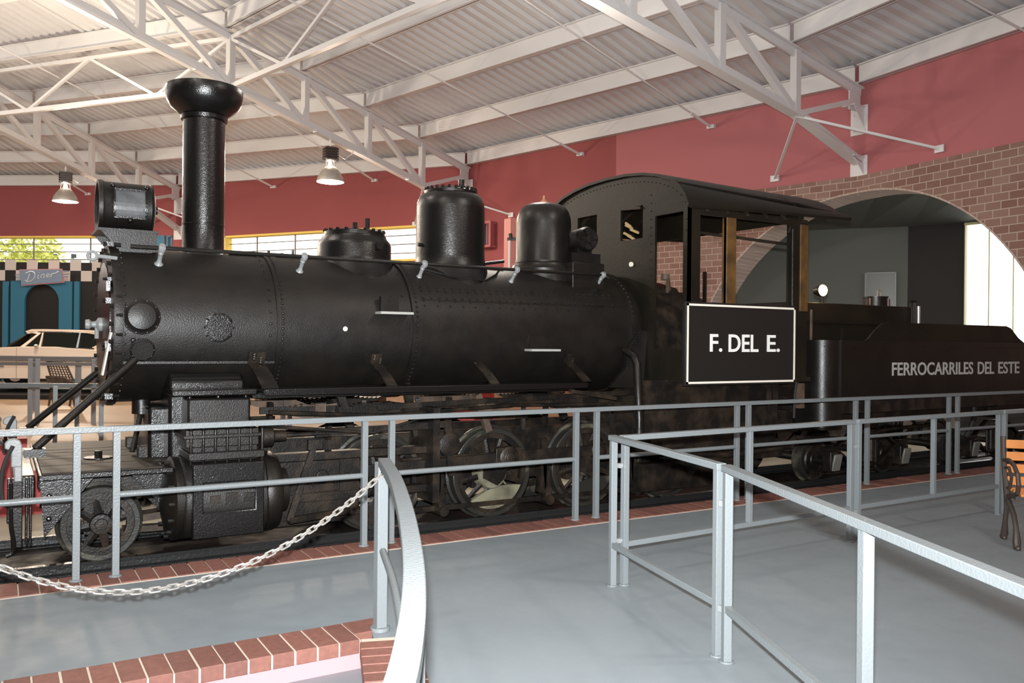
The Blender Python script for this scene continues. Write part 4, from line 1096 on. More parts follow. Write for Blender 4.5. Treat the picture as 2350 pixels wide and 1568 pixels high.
# crank bosses, pins
PIN = math.radians(62); cr = .19
for x in Xd:
    c = V((x, YW - .02, ZW)); pn = c + V((math.cos(PIN) * cr, 0, math.sin(PIN) * cr))
    mb = MB(); mb.prism([c + V((math.cos(PIN + a) * r_, 0, math.sin(PIN + a) * r_)) for a, r_ in [(-2.4, .13), (-1.6, .13), (-.35, .26), (-.15, .30), (.15, .30), (.35, .26), (1.6, .13), (2.4, .13)]], (0, -.03, 0)); mb.build('crank_boss', GEAR, LOCO)
pins = [V((x + math.cos(PIN) * cr, YW - .06, ZW + math.sin(PIN) * cr)) for x in Xd]
mb = MB()
for a, b in zip(pins, pins[1:]):
    mb.bar(a + V((0, -.03, 0)), b + V((0, -.03, 0)), .035, .105)
for p in pins: mb.lathe(p + V((0, .0, 0)), (0, -1, 0), [(.10, 0), (.10, .06), (.085, .07), (.06, .075), (.055, .10), (.03, .11), (.001, .112)], 24)
mb.build('side_rod', GEAR, LOCO)
mb = MB(); yq = YW - .155; main = V((pins[1].x, yq, pins[1].z)); xh = V((Xat(735, yq, 1065), yq, .42))
mb.bar(main, xh, .035, .11); mb.lathe(main + V((0, .02, 0)), (0, -1, 0), [(.115, 0), (.115, .05), (.09, .065), (.06, .07), (.05, .09), (.001, .092)], 28); mb.cbox(main, (.30, .05, .20)); mb.build('main_rod', GEAR, LOCO, bevel=.006)
# crosshead + slide bars + piston rod
mb = MB(); mb.box((xh.x - .17, yq - .04, .28), (xh.x + .17, yq + .08, .56)); mb.cyl((xh.x, yq - .07, .42), (xh.x, yq, .42), .06, seg=16); mb.cyl((xc1, 7.27, .34), (xh.x, 7.27, .36), .03, seg=12); mb.build('crosshead', GEAR, LOCO, bevel=.01)
for z in (.60, .24):
    mb = MB(); mb.box((xc1 + .05, yq - .05, z - .035), (Xat(980, yq, 1050), yq + .07, z + .035)); mb.build('slide_bar', GEAR, LOCO, bevel=.006)
mb = MB(); xg = Xat(992, 7.2, 1050); mb.box((xg - .05, 7.08, .12), (xg + .02, 7.6, 1.0)); mb.build('guide_yoke', GEAR, LOCO)
# flat crosshead plate
mb = MB(); mb.box((xc1 + .10, 7.24, .06), (xh.x + .35, 7.28, .56)); 
for i in range(6): mb.rivet((xc1 + .2 + i * .1, 7.24, .36 + (i % 2) * .06), (0, -1, 0), .02, .02)
mb.build('guard_plate', GEAR, LOCO)
# slanted lever and hanging strap by the cylinder
mb = MB(); a, b = PY(722, 1020, 6.98), PY(663, 1195, 6.98); mb.bar(a, b, .03, .05, up=(1, 0, 0)); b2 = PY(800, 1180, 7.1); mb.bar(b, V((b2.x, 7.1, b.z + .01)), .05, .05); mb.cbox(a, (.12, .05, .08)); mb.build('brake_lever', GEAR, LOCO)
# main frames, pony frame
for s_ in (1, -1):
    Y = lambda y: y if s_ > 0 else 2 * YC - y
    mb = MB(); mb.box((1.0, Y(7.63), .42), (7.9, Y(7.72), .72)); mb.box((.3, Y(7.63), .30), (1.2, Y(7.72), .54)); mb.box((1.6, Y(7.63), .18), (7.2, Y(7.71), .30))
    for x in Xd: mb.box((x - .14, Y(7.60), .12), (x + .14, Y(7.73), .64))
    mb.build('main_frame', GEAR, LOCO, bevel=.008)
mb = MB(); mb.box((xc1 + .0, 7.5, .96), (7.3, 7.52, 1.02)); mb.tube([(xc1, 7.2, 1.0), (3.0, 7.25, .93), (4.4, 7.3, .98), (5.7, 7.3, .95)], .02, 8); mb.tube([(xc1 - .1, 7.1, .90), (2.9, 7.2, .78), (3.4, 7.2, .90), (4.6, 7.3, .86)], .016, 8); mb.build('pipe_run', GEAR, LOCO)
# leaf springs over the drivers
for i, x in enumerate(Xd[:3] + [Xd[0] - .55]):
    mb = MB()
    for j in range(7):
        L = .46 - j * .05; zz = .95 + j * .018; n_ = 8
        mb.sweep([V((x + L * (2 * q_ / n_ - 1), 7.55, zz + .10 * (1 - (L * (2 * q_ / n_ - 1) / .46) ** 2) * -1 + .06)) for q_ in range(n_ + 1)][::1], .09, .017)
    mb.cbox((x, 7.55, .95), (.10, .13, .18)); sp_ = mb.build('leaf_spring', RUST if i % 2 else GEAR, LOCO)
    s2_ = sp_.copy(); COL.objects.link(s2_); s2_.location.y += 1.0
    for e in (-.44, .44):
        mb = MB(); mb.bar((x + e, 7.55, 1.06), (x + e * 1.02, 7.58, .70), .04, .05); mb.build('spring_hanger', GEAR, LOCO)
# valve gear: rocker, link, eccentric rods, reversing rod
mb = MB(); r0 = PY(1028, 1020, 7.25)
mb.cyl(r0, r0 + V((0, .6, 0)), .06, seg=16); mb.lathe(r0, (0, -1, 0), [(.11, 0), (.11, .04), (.05, .06), (.001, .062)], 20); mb.bar(r0 + V((0, -.02, 0)), r0 + V((-.02, -.02, .26)), .03, .07, up=(1, 0, 0)); mb.bar(r0 + V((0, -.02, 0)), r0 + V((.03, -.02, -.30)), .03, .07, up=(1, 0, 0)); mb.build('rocker_arm', GEAR, LOCO)
mb = MB(); mb.bar(r0 + V((-.02, -.04, .2)), (xc1 + .4, 7.2, .80), .03, .06); mb.build('valve_rod', GEAR, LOCO)
mb = MB(); mb.bar((3.0, 7.34, 1.00), (7.0, 7.3, 1.10), .02, .05); mb.build('reversing_rod', GEAR, LOCO)
for px, y0, y1 in ((1095, 905, 990), (780, 905, 985), (1270, 890, 960), (930, 880, 1000)):
    a, b = PY(px, y0, 7.45), PY(px + 25, y1, 7.45); mb = MB(); mb.bar(a, b, .06, .07, up=(1, 0, 0)); mb.cbox(a.lerp(b, .5), (.16, .10, .10)); mb.build('link_hanger', RUST if px % 2 else GEAR, LOCO)
# brake hangers and shoes between the drivers
for x in (Xd[0] + .58, Xd[1] + .58, Xd[2] + .57):
    mb = MB(); mb.bar((x - .02, 7.36, .62), (x + .04, 7.36, -.02), .05, .07, up=(1, 0, 0)); mb.cyl((x + .04, 7.30, -.02), (x + .04, 7.50, -.02), .05, seg=14)
    sh = [V((x - .10 + .05 * math.cos(a), 7.38, .28 + .26 * math.sin(a))) for a in [(-1 + 2 * i / 8) for i in range(9)]]; mb.sweep([p + V((.03, 0, 0)) for p in sh], .07, .09, up=(0, 1, 0)); mb.build('brake_hanger', GEAR, LOCO)
mb = MB(); mb.bar((1.9, 7.45, .0), (6.6, 7.45, -.02), .05, .05); mb.build('brake_rod', GEAR, LOCO)
# pony truck
Xp = Xat(232, YW, 1200); RP = .292; ZP = RZ + RP
for s_ in (1, -1): wheel(Xp, ZP, RP, YC - .62 * s_, s_, 8, name='pony_wheel', hubr=.085, band=.048)
mb = MB(); mb.cyl((Xp, YC - .6, ZP), (Xp, YC + .6, ZP), .05, seg=14); mb.build('axle', GEAR, LOCO)
for s_ in (1, -1):
    Y = lambda y: y if s_ > 0 else 2 * YC - y
    mb = MB(); pts = [(Xp - .36, .12), (Xp - .30, .40), (Xp - .12, .52), (Xp + .14, .52), (Xp + .30, .40), (Xp + .52, .16), (Xp + .85, .08)]
    mb.sweep([V((x, Y(7.60), z)) for x, z in pts], .06, .07, up=(0, 1, 0)); mb.box((Xp - .11, Y(7.56), ZP - .1), (Xp + .11, Y(7.68), .5)); mb.build('pony_frame', GEAR, LOCO)
    mb = MB(); mb.prism([V((Xp + .18, Y(7.30), .56)), V((xc0 + .02, Y(7.30), .56)), V((xc0 + .02, Y(7.30), .18)), V((Xp + .46, Y(7.30), .24)), V((Xp + .30, Y(7.30), .42))], (0, .03 * s_, 0)); mb.tube([(Xp + .55, Y(7.26), .60), (Xp + .50, Y(7.26), .44), (Xp + .60, Y(7.26), .32), (Xp + .66, Y(7.26), .28)], .02, 8); mb.build('equaliser_plate', BLKR, LOCO)
mb = MB(); mb.bar((Xp + .2, 7.75, .02), (xc0 + .3, 7.85, -.02), .10, .05); mb.bar((Xp + .3, YC, .05), (1.6, YC, .1), .2, .06); mb.build('radius_bar', RUST, LOCO)

# ---- cab
XC0 = 6.19; XC1 = 8.02; YN = 6.665; YFR = 2 * YC - YN; CT = .03
arc = [(0, 3.535), (.35, 3.525), (.65, 3.49), (.9, 3.435), (1.1, 3.36), (1.24, 3.27), (1.33, 3.16), (1.385, 3.04)]
ARC = [(-y, z) for y, z in arc[::-1]] + arc[1:]
# front wall: rectangle part with window holes + arched top panel
mb = MB(); H = 3.04 - 1.20; WY = YFR - YN
hol = lambda a, b, z0, z1: (a - YN, z0 - 1.20, b - YN, z1 - 1.20)
ztw = 3.02
mb.wall(V((XC0, YN, 1.20)), V((0, 1, 0)), V((0, 0, 1)), V((1, 0, 0)), WY, H,
        [hol(6.76, 7.21, 1.55, ztw), hol(2 * YC - 7.21, 2 * YC - 6.76, 1.55, ztw), hol(7.42, 7.82, 2.80, H + 1.2), hol(8.28, 8.68, 2.80, H + 1.2)], CT)
# top: arched panel with the tops of the inner windows notched
def arcz(d):
    d = abs(d)
    for (a, za), (b, zb) in zip(arc, arc[1:]):
        if a <= d <= b: return za + (zb - za) * (d - a) / (b - a)
    return arc[-1][1]
ys = sorted({*[YC + y for y, z in ARC], 7.42, 7.82, 8.28, 8.68, YC})
for a, b in zip(ys, ys[1:]):
    m_ = (a + b) / 2; z0 = 3.17 if (7.42 < m_ < 7.82 or 8.28 < m_ < 8.68) else 3.04
    za, zb_ = arcz(a - YC), arcz(b - YC)
    if za <= z0 + .001 and zb_ <= z0 + .001: continue
    mb.hexa([(XC0, a, z0), (XC0 + CT, a, z0), (XC0 + CT, b, z0), (XC0, b, z0), (XC0, a, max(za, z0)), (XC0 + CT, a, max(za, z0)), (XC0 + CT, b, max(zb_, z0)), (XC0, b, max(zb_, z0))])
# rivets round the front
for i in range(15): mb.rivet((XC0, YN + .05, 1.25 + i * .12), (-1, 0, 0), .010, .008)
for i in range(15): mb.rivet((XC0, 7.28, 2.0 + i * .09), (-1, 0, 0), .010, .008)
for i in range(40): 
    y = -1.32 + 2.64 * i / 39; mb.rivet((XC0, YC + y, arcz(y) - .06), (-1, 0, 0), .008, .008)
cf = mb.build('cab_front', CABM, LOCO)
mb = MB()
for (px, py, L) in ((1432, 535, .10), (1441, 541, .09), (1436, 517, .10), (1447, 527, .12), (1436, 512, .07)): p = PX(px, py, XC0 + .25); mb.cyl(p, p + V((.02, -L, -.05)), .017, seg=8)
mb.build('window_sticks', BAMB, cf)
mb = MB(); p = PX(1450, 607, XC0); mb.cyl(p + V((.0, 0, 0)), p + V((-.02, 0, 0)), .028, seg=14); mb.build('gauge_face', CRM, cf)
mb = MB(); mb.bar((XC0 - .01, 7.44, 3.14), (XC0 - .01, 7.80, 3.17), .03, .03); mb.build('window_hood', CABM, cf)
# side walls
sw0 = XC0; 
wz0, wz1 = 2.02, 2.985
xw = [Xat(v, YN) for v in (1605, 1664, 1686, 1808)]
for s_ in (1, -1):
    Y = YN if s_ > 0 else YFR
    mb = MB(); mb.wall(V((XC0, Y, 1.19)), V((1, 0, 0)), V((0, 0, 1)), V((0, s_, 0)), XC1 - XC0, 3.06 - 1.19, [(xw[0] - XC0, wz0 - 1.19, xw[1] - XC0, wz1 - 1.19), (xw[2] - XC0, wz0 - 1.19, xw[3] - XC0, wz1 - 1.19)], CT)
    for i in range(18): mb.rivet((XC0 + .04, Y - .0 * s_, 1.25 + i * .10), (0, -s_, 0), .010, .008)
    for i in range(17): mb.rivet((XC0 + .05 + i * .105, Y, 3.03), (0, -s_, 0), .010, .008)
    side = mb.build('cab_side', CABM, LOCO)
    if s_ > 0:
        mb = MB(); mb.box((xw[1] + .0, Y - .012, wz0), (xw[2] + .0, Y + .06, wz1)); mb.build('window_post', OCHRE, side, bevel=.005)
        mb = MB(); mb.box((XC1 - .13, Y - .014, 2.0), (XC1 - .0, Y + .05, 3.0)); mb.build('window_post', OCHRE, side, bevel=.005)
        mb = MB(); mb.box((xw[0] - .03, Y - .03, wz0 - .035), (xw[3] + .03, Y + .03, wz0)); mb.build('arm_rest', CABM, side, bevel=.004)
        mb = MB(); mb.tube([(xw[3] - .03, Y - .02, wz1 - .10), (xw[3] - .015, Y - .03, wz1 - .04), (xw[3] + .03, Y - .03, wz1 - .05), (xw[3] + .035, Y - .03, wz0)], .016, 8); mb.build('grab_rail', BLKS, side)
# roof: curved sheet, overhangs to the rear
XR0, XR1 = XC0 - .04, Xat(1945, 6.7, 505)
mb = MB(); rr = []
for x in (XR0, XC0 + .3, XC1, XR1):
    g = max(0, (x - XC0) / (XR1 - XC0))
    lz_ = lambda y, z: z - g * (.13 * (abs(y) / 1.385) ** 2 - (.20 if abs(y) > 1.35 else .12 if abs(y) > 1.3 else 0))
    rr.append([V((x, YC + y * 1.012, lz_(y, z) + .004)) for y, z in ARC] + [V((x, YC + y * 1.02, lz_(y, z) + .035)) for y, z in ARC[::-1]])
mb.loft(rr); 
for i in range(24): mb.rivet((XR0 + .1 + i * .1, YC - 1.36, 3.12), (0, -1, .3), .009, .008)
rf = mb.build('cab_roof', CABM, LOCO, ang=50)
mb = MB(); mb.tube([(XR0 + .02, 6.83, 3.325), (XC1, 6.80, 3.26), (XR1 + .02, 6.78, 3.19)], .022, 8); mb.build('rain_gutter', BLKS, rf)
mb = MB()
for i in range(6): x = XC0 + .25 + i * .3; mb.sweep([V((x, YC + y, z - .02)) for y, z in ARC], .04, .03)
mb.build('roof_rib', WOODK, rf)
# backhead seen through the windows, lever
mb = MB(); mb.lathe((6.95, YC, 1.60), (1, 0, 0), [(.66, 0), (.66, .42), (.60, .47), (.001, .48)], 48); mb.lathe((7.42, YC - .1, 1.5), (1, 0, 0), [(.20, 0), (.20, .04), (.001, .05)], 20)
for k in range(18): a = math.radians(10 * k); mb.rivet((7.36, YC - math.cos(a) * .63, 1.60 + math.sin(a) * .63), (1, 0, 0), .016, .014)
mb.build('backhead', GEAR, LOCO)
mb = MB(); p = PY(1617, 660, 7.2); mb.bar((p.x, 7.2, 1.4), (p.x, 7.2, Zat(1617, 624, 7.2)), .035, .03, up=(1, 0, 0)); mb.build('reversing_lever', BLKS, LOCO)
mb = MB(); mb.cyl((6.6, 7.5, 2.35), (6.6, 7.5, 2.42), .05, seg=12); mb.tube([(6.5, 7.35, 2.2), (6.6, 7.45, 2.36), (6.75, 7.6, 2.25)], .02, 8); mb.build('steam_valve', RUST, LOCO)
mb = MB()
for a, b in zip(ys, ys[1:]):
    za, zb_ = arcz(a - YC) - .03, arcz(b - YC) - .03
    if za < 3.06 or zb_ < 3.06: continue
    mb.hexa([(XC1 - .03, a, 3.05), (XC1, a, 3.05), (XC1, b, 3.05), (XC1 - .03, b, 3.05), (XC1 - .03, a, za), (XC1, a, za), (XC1, b, zb_), (XC1 - .03, b, zb_)])
mb.build('rear_header', CABM, LOCO)
mb = MB(); mb.tube([(XC0 + .2, YN + .25, 2.84), (XC1, YN + .25, 2.80)], .018, 8); mb.build('cab_cross_bar', WOODK, LOCO)
mb = MB(); mb.box((XC0 + .1, YN + .02, 1.19), (XC1 + .1, YFR - .02, 1.24)); mb.build('cab_floor', GEAR, LOCO)
mb = MB(); mb.box((XC0 + .15, YFR - .4, 1.24), (XC1 - .2, YFR - .03, 1.60)); mb.build('fireman_seat', GEAR, LOCO)
# cab steps, pipes beneath
mb = MB()
for xx in (Xat(1775, 6.8), Xat(1790, 6.8)): mb.bar((xx, 6.85, 1.19), (xx - .03, 6.85, .62), .03, .05, up=(1, 0, 0))
mb.box((Xat(1740, 6.8), 6.78, .60), (Xat(1830, 6.8), 7.0, .63)); mb.build('cab_step', GEAR, LOCO)
mb = MB(); mb.box((XC0 + .3, 7.0, .28), (XC1, 7.05, .50)); mb.tube([(XC0 + .1, 6.95, .42), (XC0 + .9, 6.92, .36), (XC1 + .1, 6.95, .40)], .03, 8); mb.cyl((XC0 + .35, 6.98, .24), (XC0 + .75, 6.98, .24), .07, seg=14); mb.cyl((XC0 + 1.1, 6.98, .24), (XC0 + 1.35, 6.98, .24), .05, seg=14)
mb.bar((XC0 - .1, 6.96, .52), (XC0 + 1.0, 6.98, .56), .04, .06); mb.box((XC0 - .2, 7.15, .0), (XC0 + 1.2, 7.3, .3)); mb.build('underframe_piping', GEAR, LOCO)
# sign board on the cab side
sx0, sx1 = Xat(1576, 6.62, 785), Xat(1824, 6.62, 795); sz0, sz1 = 1.195, 2.035
ty = YN - .045
mb = MB(); mb.box((sx0 - .02, ty, sz0 - .02), (sx1 + .02, YN - .002, sz1 + .02)); sg = mb.build('cab_sign_board', mat('sign_black', (.012, .011, .010), .45), LOCO, bevel=.003)
mb = MB(); t_ = .022
for lo, hi in (((sx0, sz0), (sx1, sz0 + t_)), ((sx0, sz1 - t_), (sx1, sz1)), ((sx0, sz0), (sx0 + t_, sz1)), ((sx1 - t_, sz0), (sx1, sz1))): mb.box((lo[0], ty - .006, lo[1]), (hi[0], ty + .002, hi[1]))
mb.build('sign_border', CRM, sg, smooth=False)
lx0, lx1 = Xat(1629, ty, 790), Xat(1789, ty, 790); lz = Zat(1700, 808, ty); lh = Zat(1700, 768, ty) - lz
# word by word so that the spacing follows the board
xA, xB = Xat(1629, ty), Xat(1657, ty); text_mb('F.', lh, (xA, ty, lz), (1, 0, 0), (0, 0, 1), bold=.014, fit=xB - xA).build('sign_lettering', WHT, sg, smooth=False)
xA, xB = Xat(1672, ty), Xat(1740, ty); text_mb('DEL', lh, (xA, ty, lz), (1, 0, 0), (0, 0, 1), bold=.014, fit=xB - xA).build('sign_lettering', WHT, sg, smooth=False)
xA, xB = Xat(1760, ty), Xat(1789, ty); text_mb('E.', lh, (xA, ty, lz), (1, 0, 0), (0, 0, 1), bold=.014, fit=xB - xA).build('sign_lettering', WHT, sg, smooth=False)

# ================================================================ TENDER
TEND = thing('locomotive_tender', (11.3, YC, RZ), 'black riveted tender lettered FERROCARRILES DEL ESTE behind the cab', 'tender')
TY = 6.72; TX0 = 8.42; TX1 = 14.0; tz0, tz1 = .97, 1.675
def rrect(z, x0, x1, y0, y1, r, n=8):
    pts = []
    for cx, cy, a0 in ((x0 + r, y0 + r, PI), (x1 - r, y0 + r, 1.5 * PI), (x1 - r, y1 - r, 0), (x0 + r, y1 - r, .5 * PI)):
        for i in range(n + 1): a = a0 + i * PI / 2 / n; pts.append(V((cx + math.cos(a) * r, cy + math.sin(a) * r, z)))
    return pts
mb = MB(); F2 = 2 * YC - TY
mb.loft([rrect(z, TX0, TX1, TY, F2, .22) for z in (tz0, tz1)])
for i in range(150): mb.rivet((TX0 + .2 + i * .036, TY, tz1 - .075), (0, -1, 0), .006, .006)
for i in range(5): 
    a = PI + PI / 2 * i / 4; mb.rivet((TX0 + .22 + math.cos(a) * .22, TY + .22 + math.sin(a) * .22, tz1 - .075), (math.cos(a), math.sin(a), 0), .01, .008)
tank = mb.build('water_tank', BLKS, TEND)
mb = MB(); mb.bar((TX0 + .28, TY - .01, tz0), (TX0 + .28, TY - .01, Zat(1937, 755, TY)), .02, .025, up=(1, 0, 0)); mb.build('corner_handrail', BLKS, tank)
mb = MB(); mb.loft([rrect(z, TX0 + .03, TX1 - .03, TY + .03, F2 - .03, .2) for z in (.78, tz0)]); mb.build('tank_base', GEAR, TEND)
mb = MB(); mb.loft([rrect(z, TX0 + .01, TX0 + .46, TY + .01, TY + .6, .20) for z in (tz0 - .38, tz0 + .001)]); mb.build('tank_valve_box', BLKS, TEND)
# flared coping boards
cx0, cx1, cx2, cx3 = Xat(1985, TY, 780), Xat(2045, TY, 745), Xat(2313, TY, 747), Xat(2349, TY, 775)
zt_ = Zat(2100, 742, TY + .02)
for s_ in (1, -1):
    Y = TY + .02 if s_ > 0 else F2 - .02
    pts = [V((cx0, Y, tz1 - .02)), V((cx0 + .10, Y, tz1 + .03)), V((cx0 + .22, Y, tz1 + .13)), V((cx0 + .36, Y, zt_ - .02)), V((cx1, Y, zt_)), V((cx2, Y, zt_)), V((cx2 + .12, Y, zt_ - .03)), V((cx3 - .1, Y, tz1 + .07)), V((cx3 + .1, Y, tz1 - .02))]
    mb = MB(); mb.prism(pts, (0, .02 * s_, 0)); mb.build('coping_board', CABM, TEND, smooth=False)
# bunker front and top gear
bx0, bx1 = 8.6, Xat(2085, 7.35, 720); bz = Zat(1950, 698, 7.3)
mb = MB(); mb.box((bx0, 7.3, tz1 - .02), (bx1, 8.8, bz - .0)); bk = mb.build('coal_bunker', CABM, TEND, bevel=.01)
mb = MB(); mb.box((bx0 - .02, 7.26, Zat(1900, 742, 7.26)), (bx1 * .0 + Xat(2040, 7.26), 7.30, Zat(1900, 742, 7.26) + .04)); mb.build('bunker_strip', BLK, bk)
mb = MB(); p = PY(1868, 780, 6.95); mb.box((TX0 - .22, 7.1, tz0 + .12), (TX0, 7.16, Zat(1868, 700, 7.1))); mb.box((TX0 - .2, 8.94, tz0), (TX0, 9.0, bz)); mb.build('tender_bulkhead', CABM, TEND)
hc = PY(2010, 700, 7.75); mb = MB(); mb.cyl((hc.x, 7.75, bz - .03), (hc.x, 7.75, bz + .145), .165, seg=32); mb.cyl((hc.x, 7.75, bz + .135), (hc.x, 7.75, bz + .155), .18, seg=32)
ht = mb.build('water_hatch', BLKS, TEND)
mb = MB(); zz = bz + .155; mb.tube([(hc.x - .04, 7.7, zz), (hc.x - .04, 7.7, zz + .09), (hc.x + .04, 7.7, zz + .09), (hc.x + .04, 7.7, zz)], .008, 6); mb.build('hatch_handle', CHROME, ht)
mb = MB(); mb.cyl((hc.x + .23, 7.7, bz - .02), (hc.x + .23, 7.7, bz + .13), .018, seg=10); mb.cyl((hc.x - .20, 7.7, bz - .02), (hc.x - .20, 7.7, bz + .13), .012, seg=8); mb.build('hatch_rod', CHROME, ht)
mb = MB(); q_ = Xat(2108, 7.2, 720); mb.cyl((q_, 7.2, tz1 - .02), (q_, 7.2, Zat(2108, 703, 7.2)), .022, seg=12); mb.build('vent_pipe', ALU, TEND)
mb = MB(); q_ = Xat(2093, 7.4, 720); 
for o_ in (-.04, .05): mb.cyl((q_ + o_, 7.4, tz1), (q_ + o_, 7.4, Zat(2093, 690, 7.4)), .015, seg=8)
mb.cbox((q_, 7.4, Zat(2093, 692, 7.4)), (.14, .05, .03)); mb.build('vent_bracket', BLK, TEND)
# lit lamp on two legs
lp = PY(1886, 667, 7.35); mb = MB(); dv = (CAM - lp); dv.z = 0; dv = (V((0, -1, 0)) + V((-.15, 0, 0))).normalized()
mb.lathe(lp, dv, [(.02, -.12), (.05, -.11), (.075, -.03), (.082, .0), (.082, .025), (.074, .025)], 24, caps=False)
for o_ in (-.035, .035): mb.cyl((lp.x + o_, lp.y, bz - .12), (lp.x + o_, lp.y, lp.z - .05), .009, seg=8)
tlp = mb.build('lamp_housing', BLKS, TEND)
mb = MB(); mb.lathe(lp + dv * .012, dv, [(.076, 0), (.07, .015), (.04, .03), (.001, .035)], 24); mb.build('lit_lens', LENS, tlp)
lamp_light('lamp_fill_glow', 'POINT', lp + dv * .12 + V((0, 0, .05)), 6, (1, .75, .4), .05)
# letters
def tword(s, xa, xb):
    ty2 = TY - .002; a, b = Xat(xa, ty2, 848), Xat(xb, ty2, 848); z = Zat(2190, 860, ty2); h = Zat(2190, 831, ty2) - z
    text_mb(s, h, (a, ty2, z), (1, 0, 0), (0, 0, 1), thick=.004, bold=.016, fit=b - a).build('tender_lettering', LETG, tank, smooth=False)
tword('FERROCARRILES', 2047, 2233); tword('DEL', 2244, 2281); tword('ESTE', 2291, 2339)
# hose between cab and tender
mb = MB(); q = [(1830, 680), (1842, 684), (1847, 710), (1838, 790), (1832, 850), (1824, 905), (1822, 960)]
mb.tube([PY(x, y, 6.75) for x, y in q], .014, 8); mb.build('hose', RUB, TEND)
mb = MB(); a = PY(1862, 700, 7.05); mb.cyl((a.x, 7.05, .7), (a.x, 7.05, 2.05), .016, seg=8); mb.box((TX0 - .30, 7.0, 1.22), (TX0 - .02, 7.5, 1.26)); mb.box((TX0 - .16, 6.95, .85), (TX0 - .08, 7.02, 1.15)); mb.build('footplate_rail', RUST, TEND)
# trucks: wheels, arch bar frames, journals
RT = .27; XT = (9.12, 10.55, 12.2, 13.6)
for x in XT:
    for s_ in (1, -1):
        wheel(x, RZ + RT, RT, YC - .62 * s_, s_, 0, name='tender_wheel', parent=TEND, hubr=.20, band=.04)
    mb = MB(); mb.cyl((x, YC - .85, RZ + RT), (x, YC + .85, RZ + RT), .05, seg=12); mb.build('axle', GEAR, TEND)
for xa, xb in ((XT[0], XT[1]), (XT[2], XT[3])):
    for s_ in (1, -1):
        Y = lambda y: y if s_ > 0 else 2 * YC - y
        m_ = (xa + xb) / 2; yy = Y(7.2)
        mb = MB(); mb.sweep([V((xa - .15, yy, .30)), V((xa + .12, yy, .30)), V((m_ - .25, yy, .50)), V((m_ + .25, yy, .50)), V((xb - .12, yy, .30)), V((xb + .15, yy, .30))], .07, .03)
        mb.sweep([V((xa - .15, yy, .27)), V((xa + .12, yy, .27)), V((m_ - .25, yy, .04)), V((m_ + .25, yy, .04)), V((xb - .12, yy, .27)), V((xb + .15, yy, .27))], .07, .03)
        mb.bar((xa - .15, yy, -.02), (xb + .15, yy, -.02), .07, .025)
        for o_ in (-.22, .22): mb.cyl((m_ + o_, yy, -.03), (m_ + o_, yy, .52), .02, seg=8)
        for j in range(3): mb.cyl((m_ - .12 + j * .12, yy, .08), (m_ - .12 + j * .12, yy, .40), .045, seg=12)
        mb.build('truck_frame', GEAR, TEND)
        for x in (xa, xb):
            mb = MB(); mb.box((x - .085, yy - .09 * s_, .0), (x + .085, yy + .05 * s_, .26)); jb = mb.build('journal_box', GEAR, TEND, bevel=.012)
            mb = MB(); c = V((x + .02, yy - .10 * s_, .12)); mb.obox(c, (.075, 0, .0), (.0, .012, .01), (.01, -.015, .10)); mb.build('journal_lid', mat('weathered_lid', (.16, .16, .14), .4, bump=.4) if 'weathered_lid' not in bpy.data.materials else bpy.data.materials['weathered_lid'], jb, bevel=.008)
mb = MB(); mb.box((TX0 - .1, 7.25, .62), (TX1, 7.45, .80)); mb.box((TX0 - .1, 8.65, .62), (TX1, 8.85, .80))
for x in (8.6, 9.85, 12.9): mb.box((x - .12, 7.1, .55), (x + .12, 9.0, .75))
mb.tube([(8.4, 7.1, .48), (9.3, 7.08, .42), (10.2, 7.1, .50), (11.2, 7.1, .52)], .025, 8); mb.build('tender_underframe', GEAR, TEND)
for px in (2235,): p0 = PY(px, 960, 6.95); mb = MB(); mb.tube([(p0.x, 6.95, .85), (p0.x - .03, 6.93, .6), (p0.x - .14, 6.93, .42), (p0.x - .2, 6.95, .33)], .035, 8); mb.build('air_hose', RUB, TEND)

# ================================================================ RAILINGS
SQ = .045
def post(mb_parent, x, y, z0, z1, s=SQ, foot=True, name='post', m=RAILM):
    mb = MB(); mb.box((x - s / 2, y - s / 2, z0), (x + s / 2, y + s / 2, z1))
    if foot: mb.cyl((x, y, z0), (x, y, z0 + .012), .045, .035, seg=12)
    return mb.build(name, m, mb_parent, bevel=.002)
# long railing in front of the train
RY = 6.28
rl = thing('track_railing', (4, RY, 0), 'long grey railing running the whole length of the train', 'railing')
pxs = [176, 267, 836, 898, 1321, 1368, 1690, 1716, 1962, 1989, 2176, 2196]
px_x = [Xat(p, RY, 1100) for p in pxs]
mb = MB(); mb.box((-6, RY - .028, .985), (15.4, RY + .028, 1.025)); mb.build('top_rail', RAILM, rl, bevel=.004)
pre = [px_x[0] - (px_x[2] - px_x[1]), px_x[0] - (px_x[2] - px_x[0])]
gap, span = px_x[3] - px_x[2], px_x[2] - px_x[1]
allx = [px_x[0] - span - gap, px_x[0] - span] + px_x
ex = px_x[-1] + span; allx += [ex, ex + gap]
for x in allx: post(rl, x, RY, .01, .985)
for a, b in list(zip(allx[1::2], allx[2::2])) + [(-6, allx[0])]:
    mb = MB(); mb.cyl((a, RY, .56), (b, RY, .56), .021, seg=14); mb.build('mid_rail', RAILM, rl)

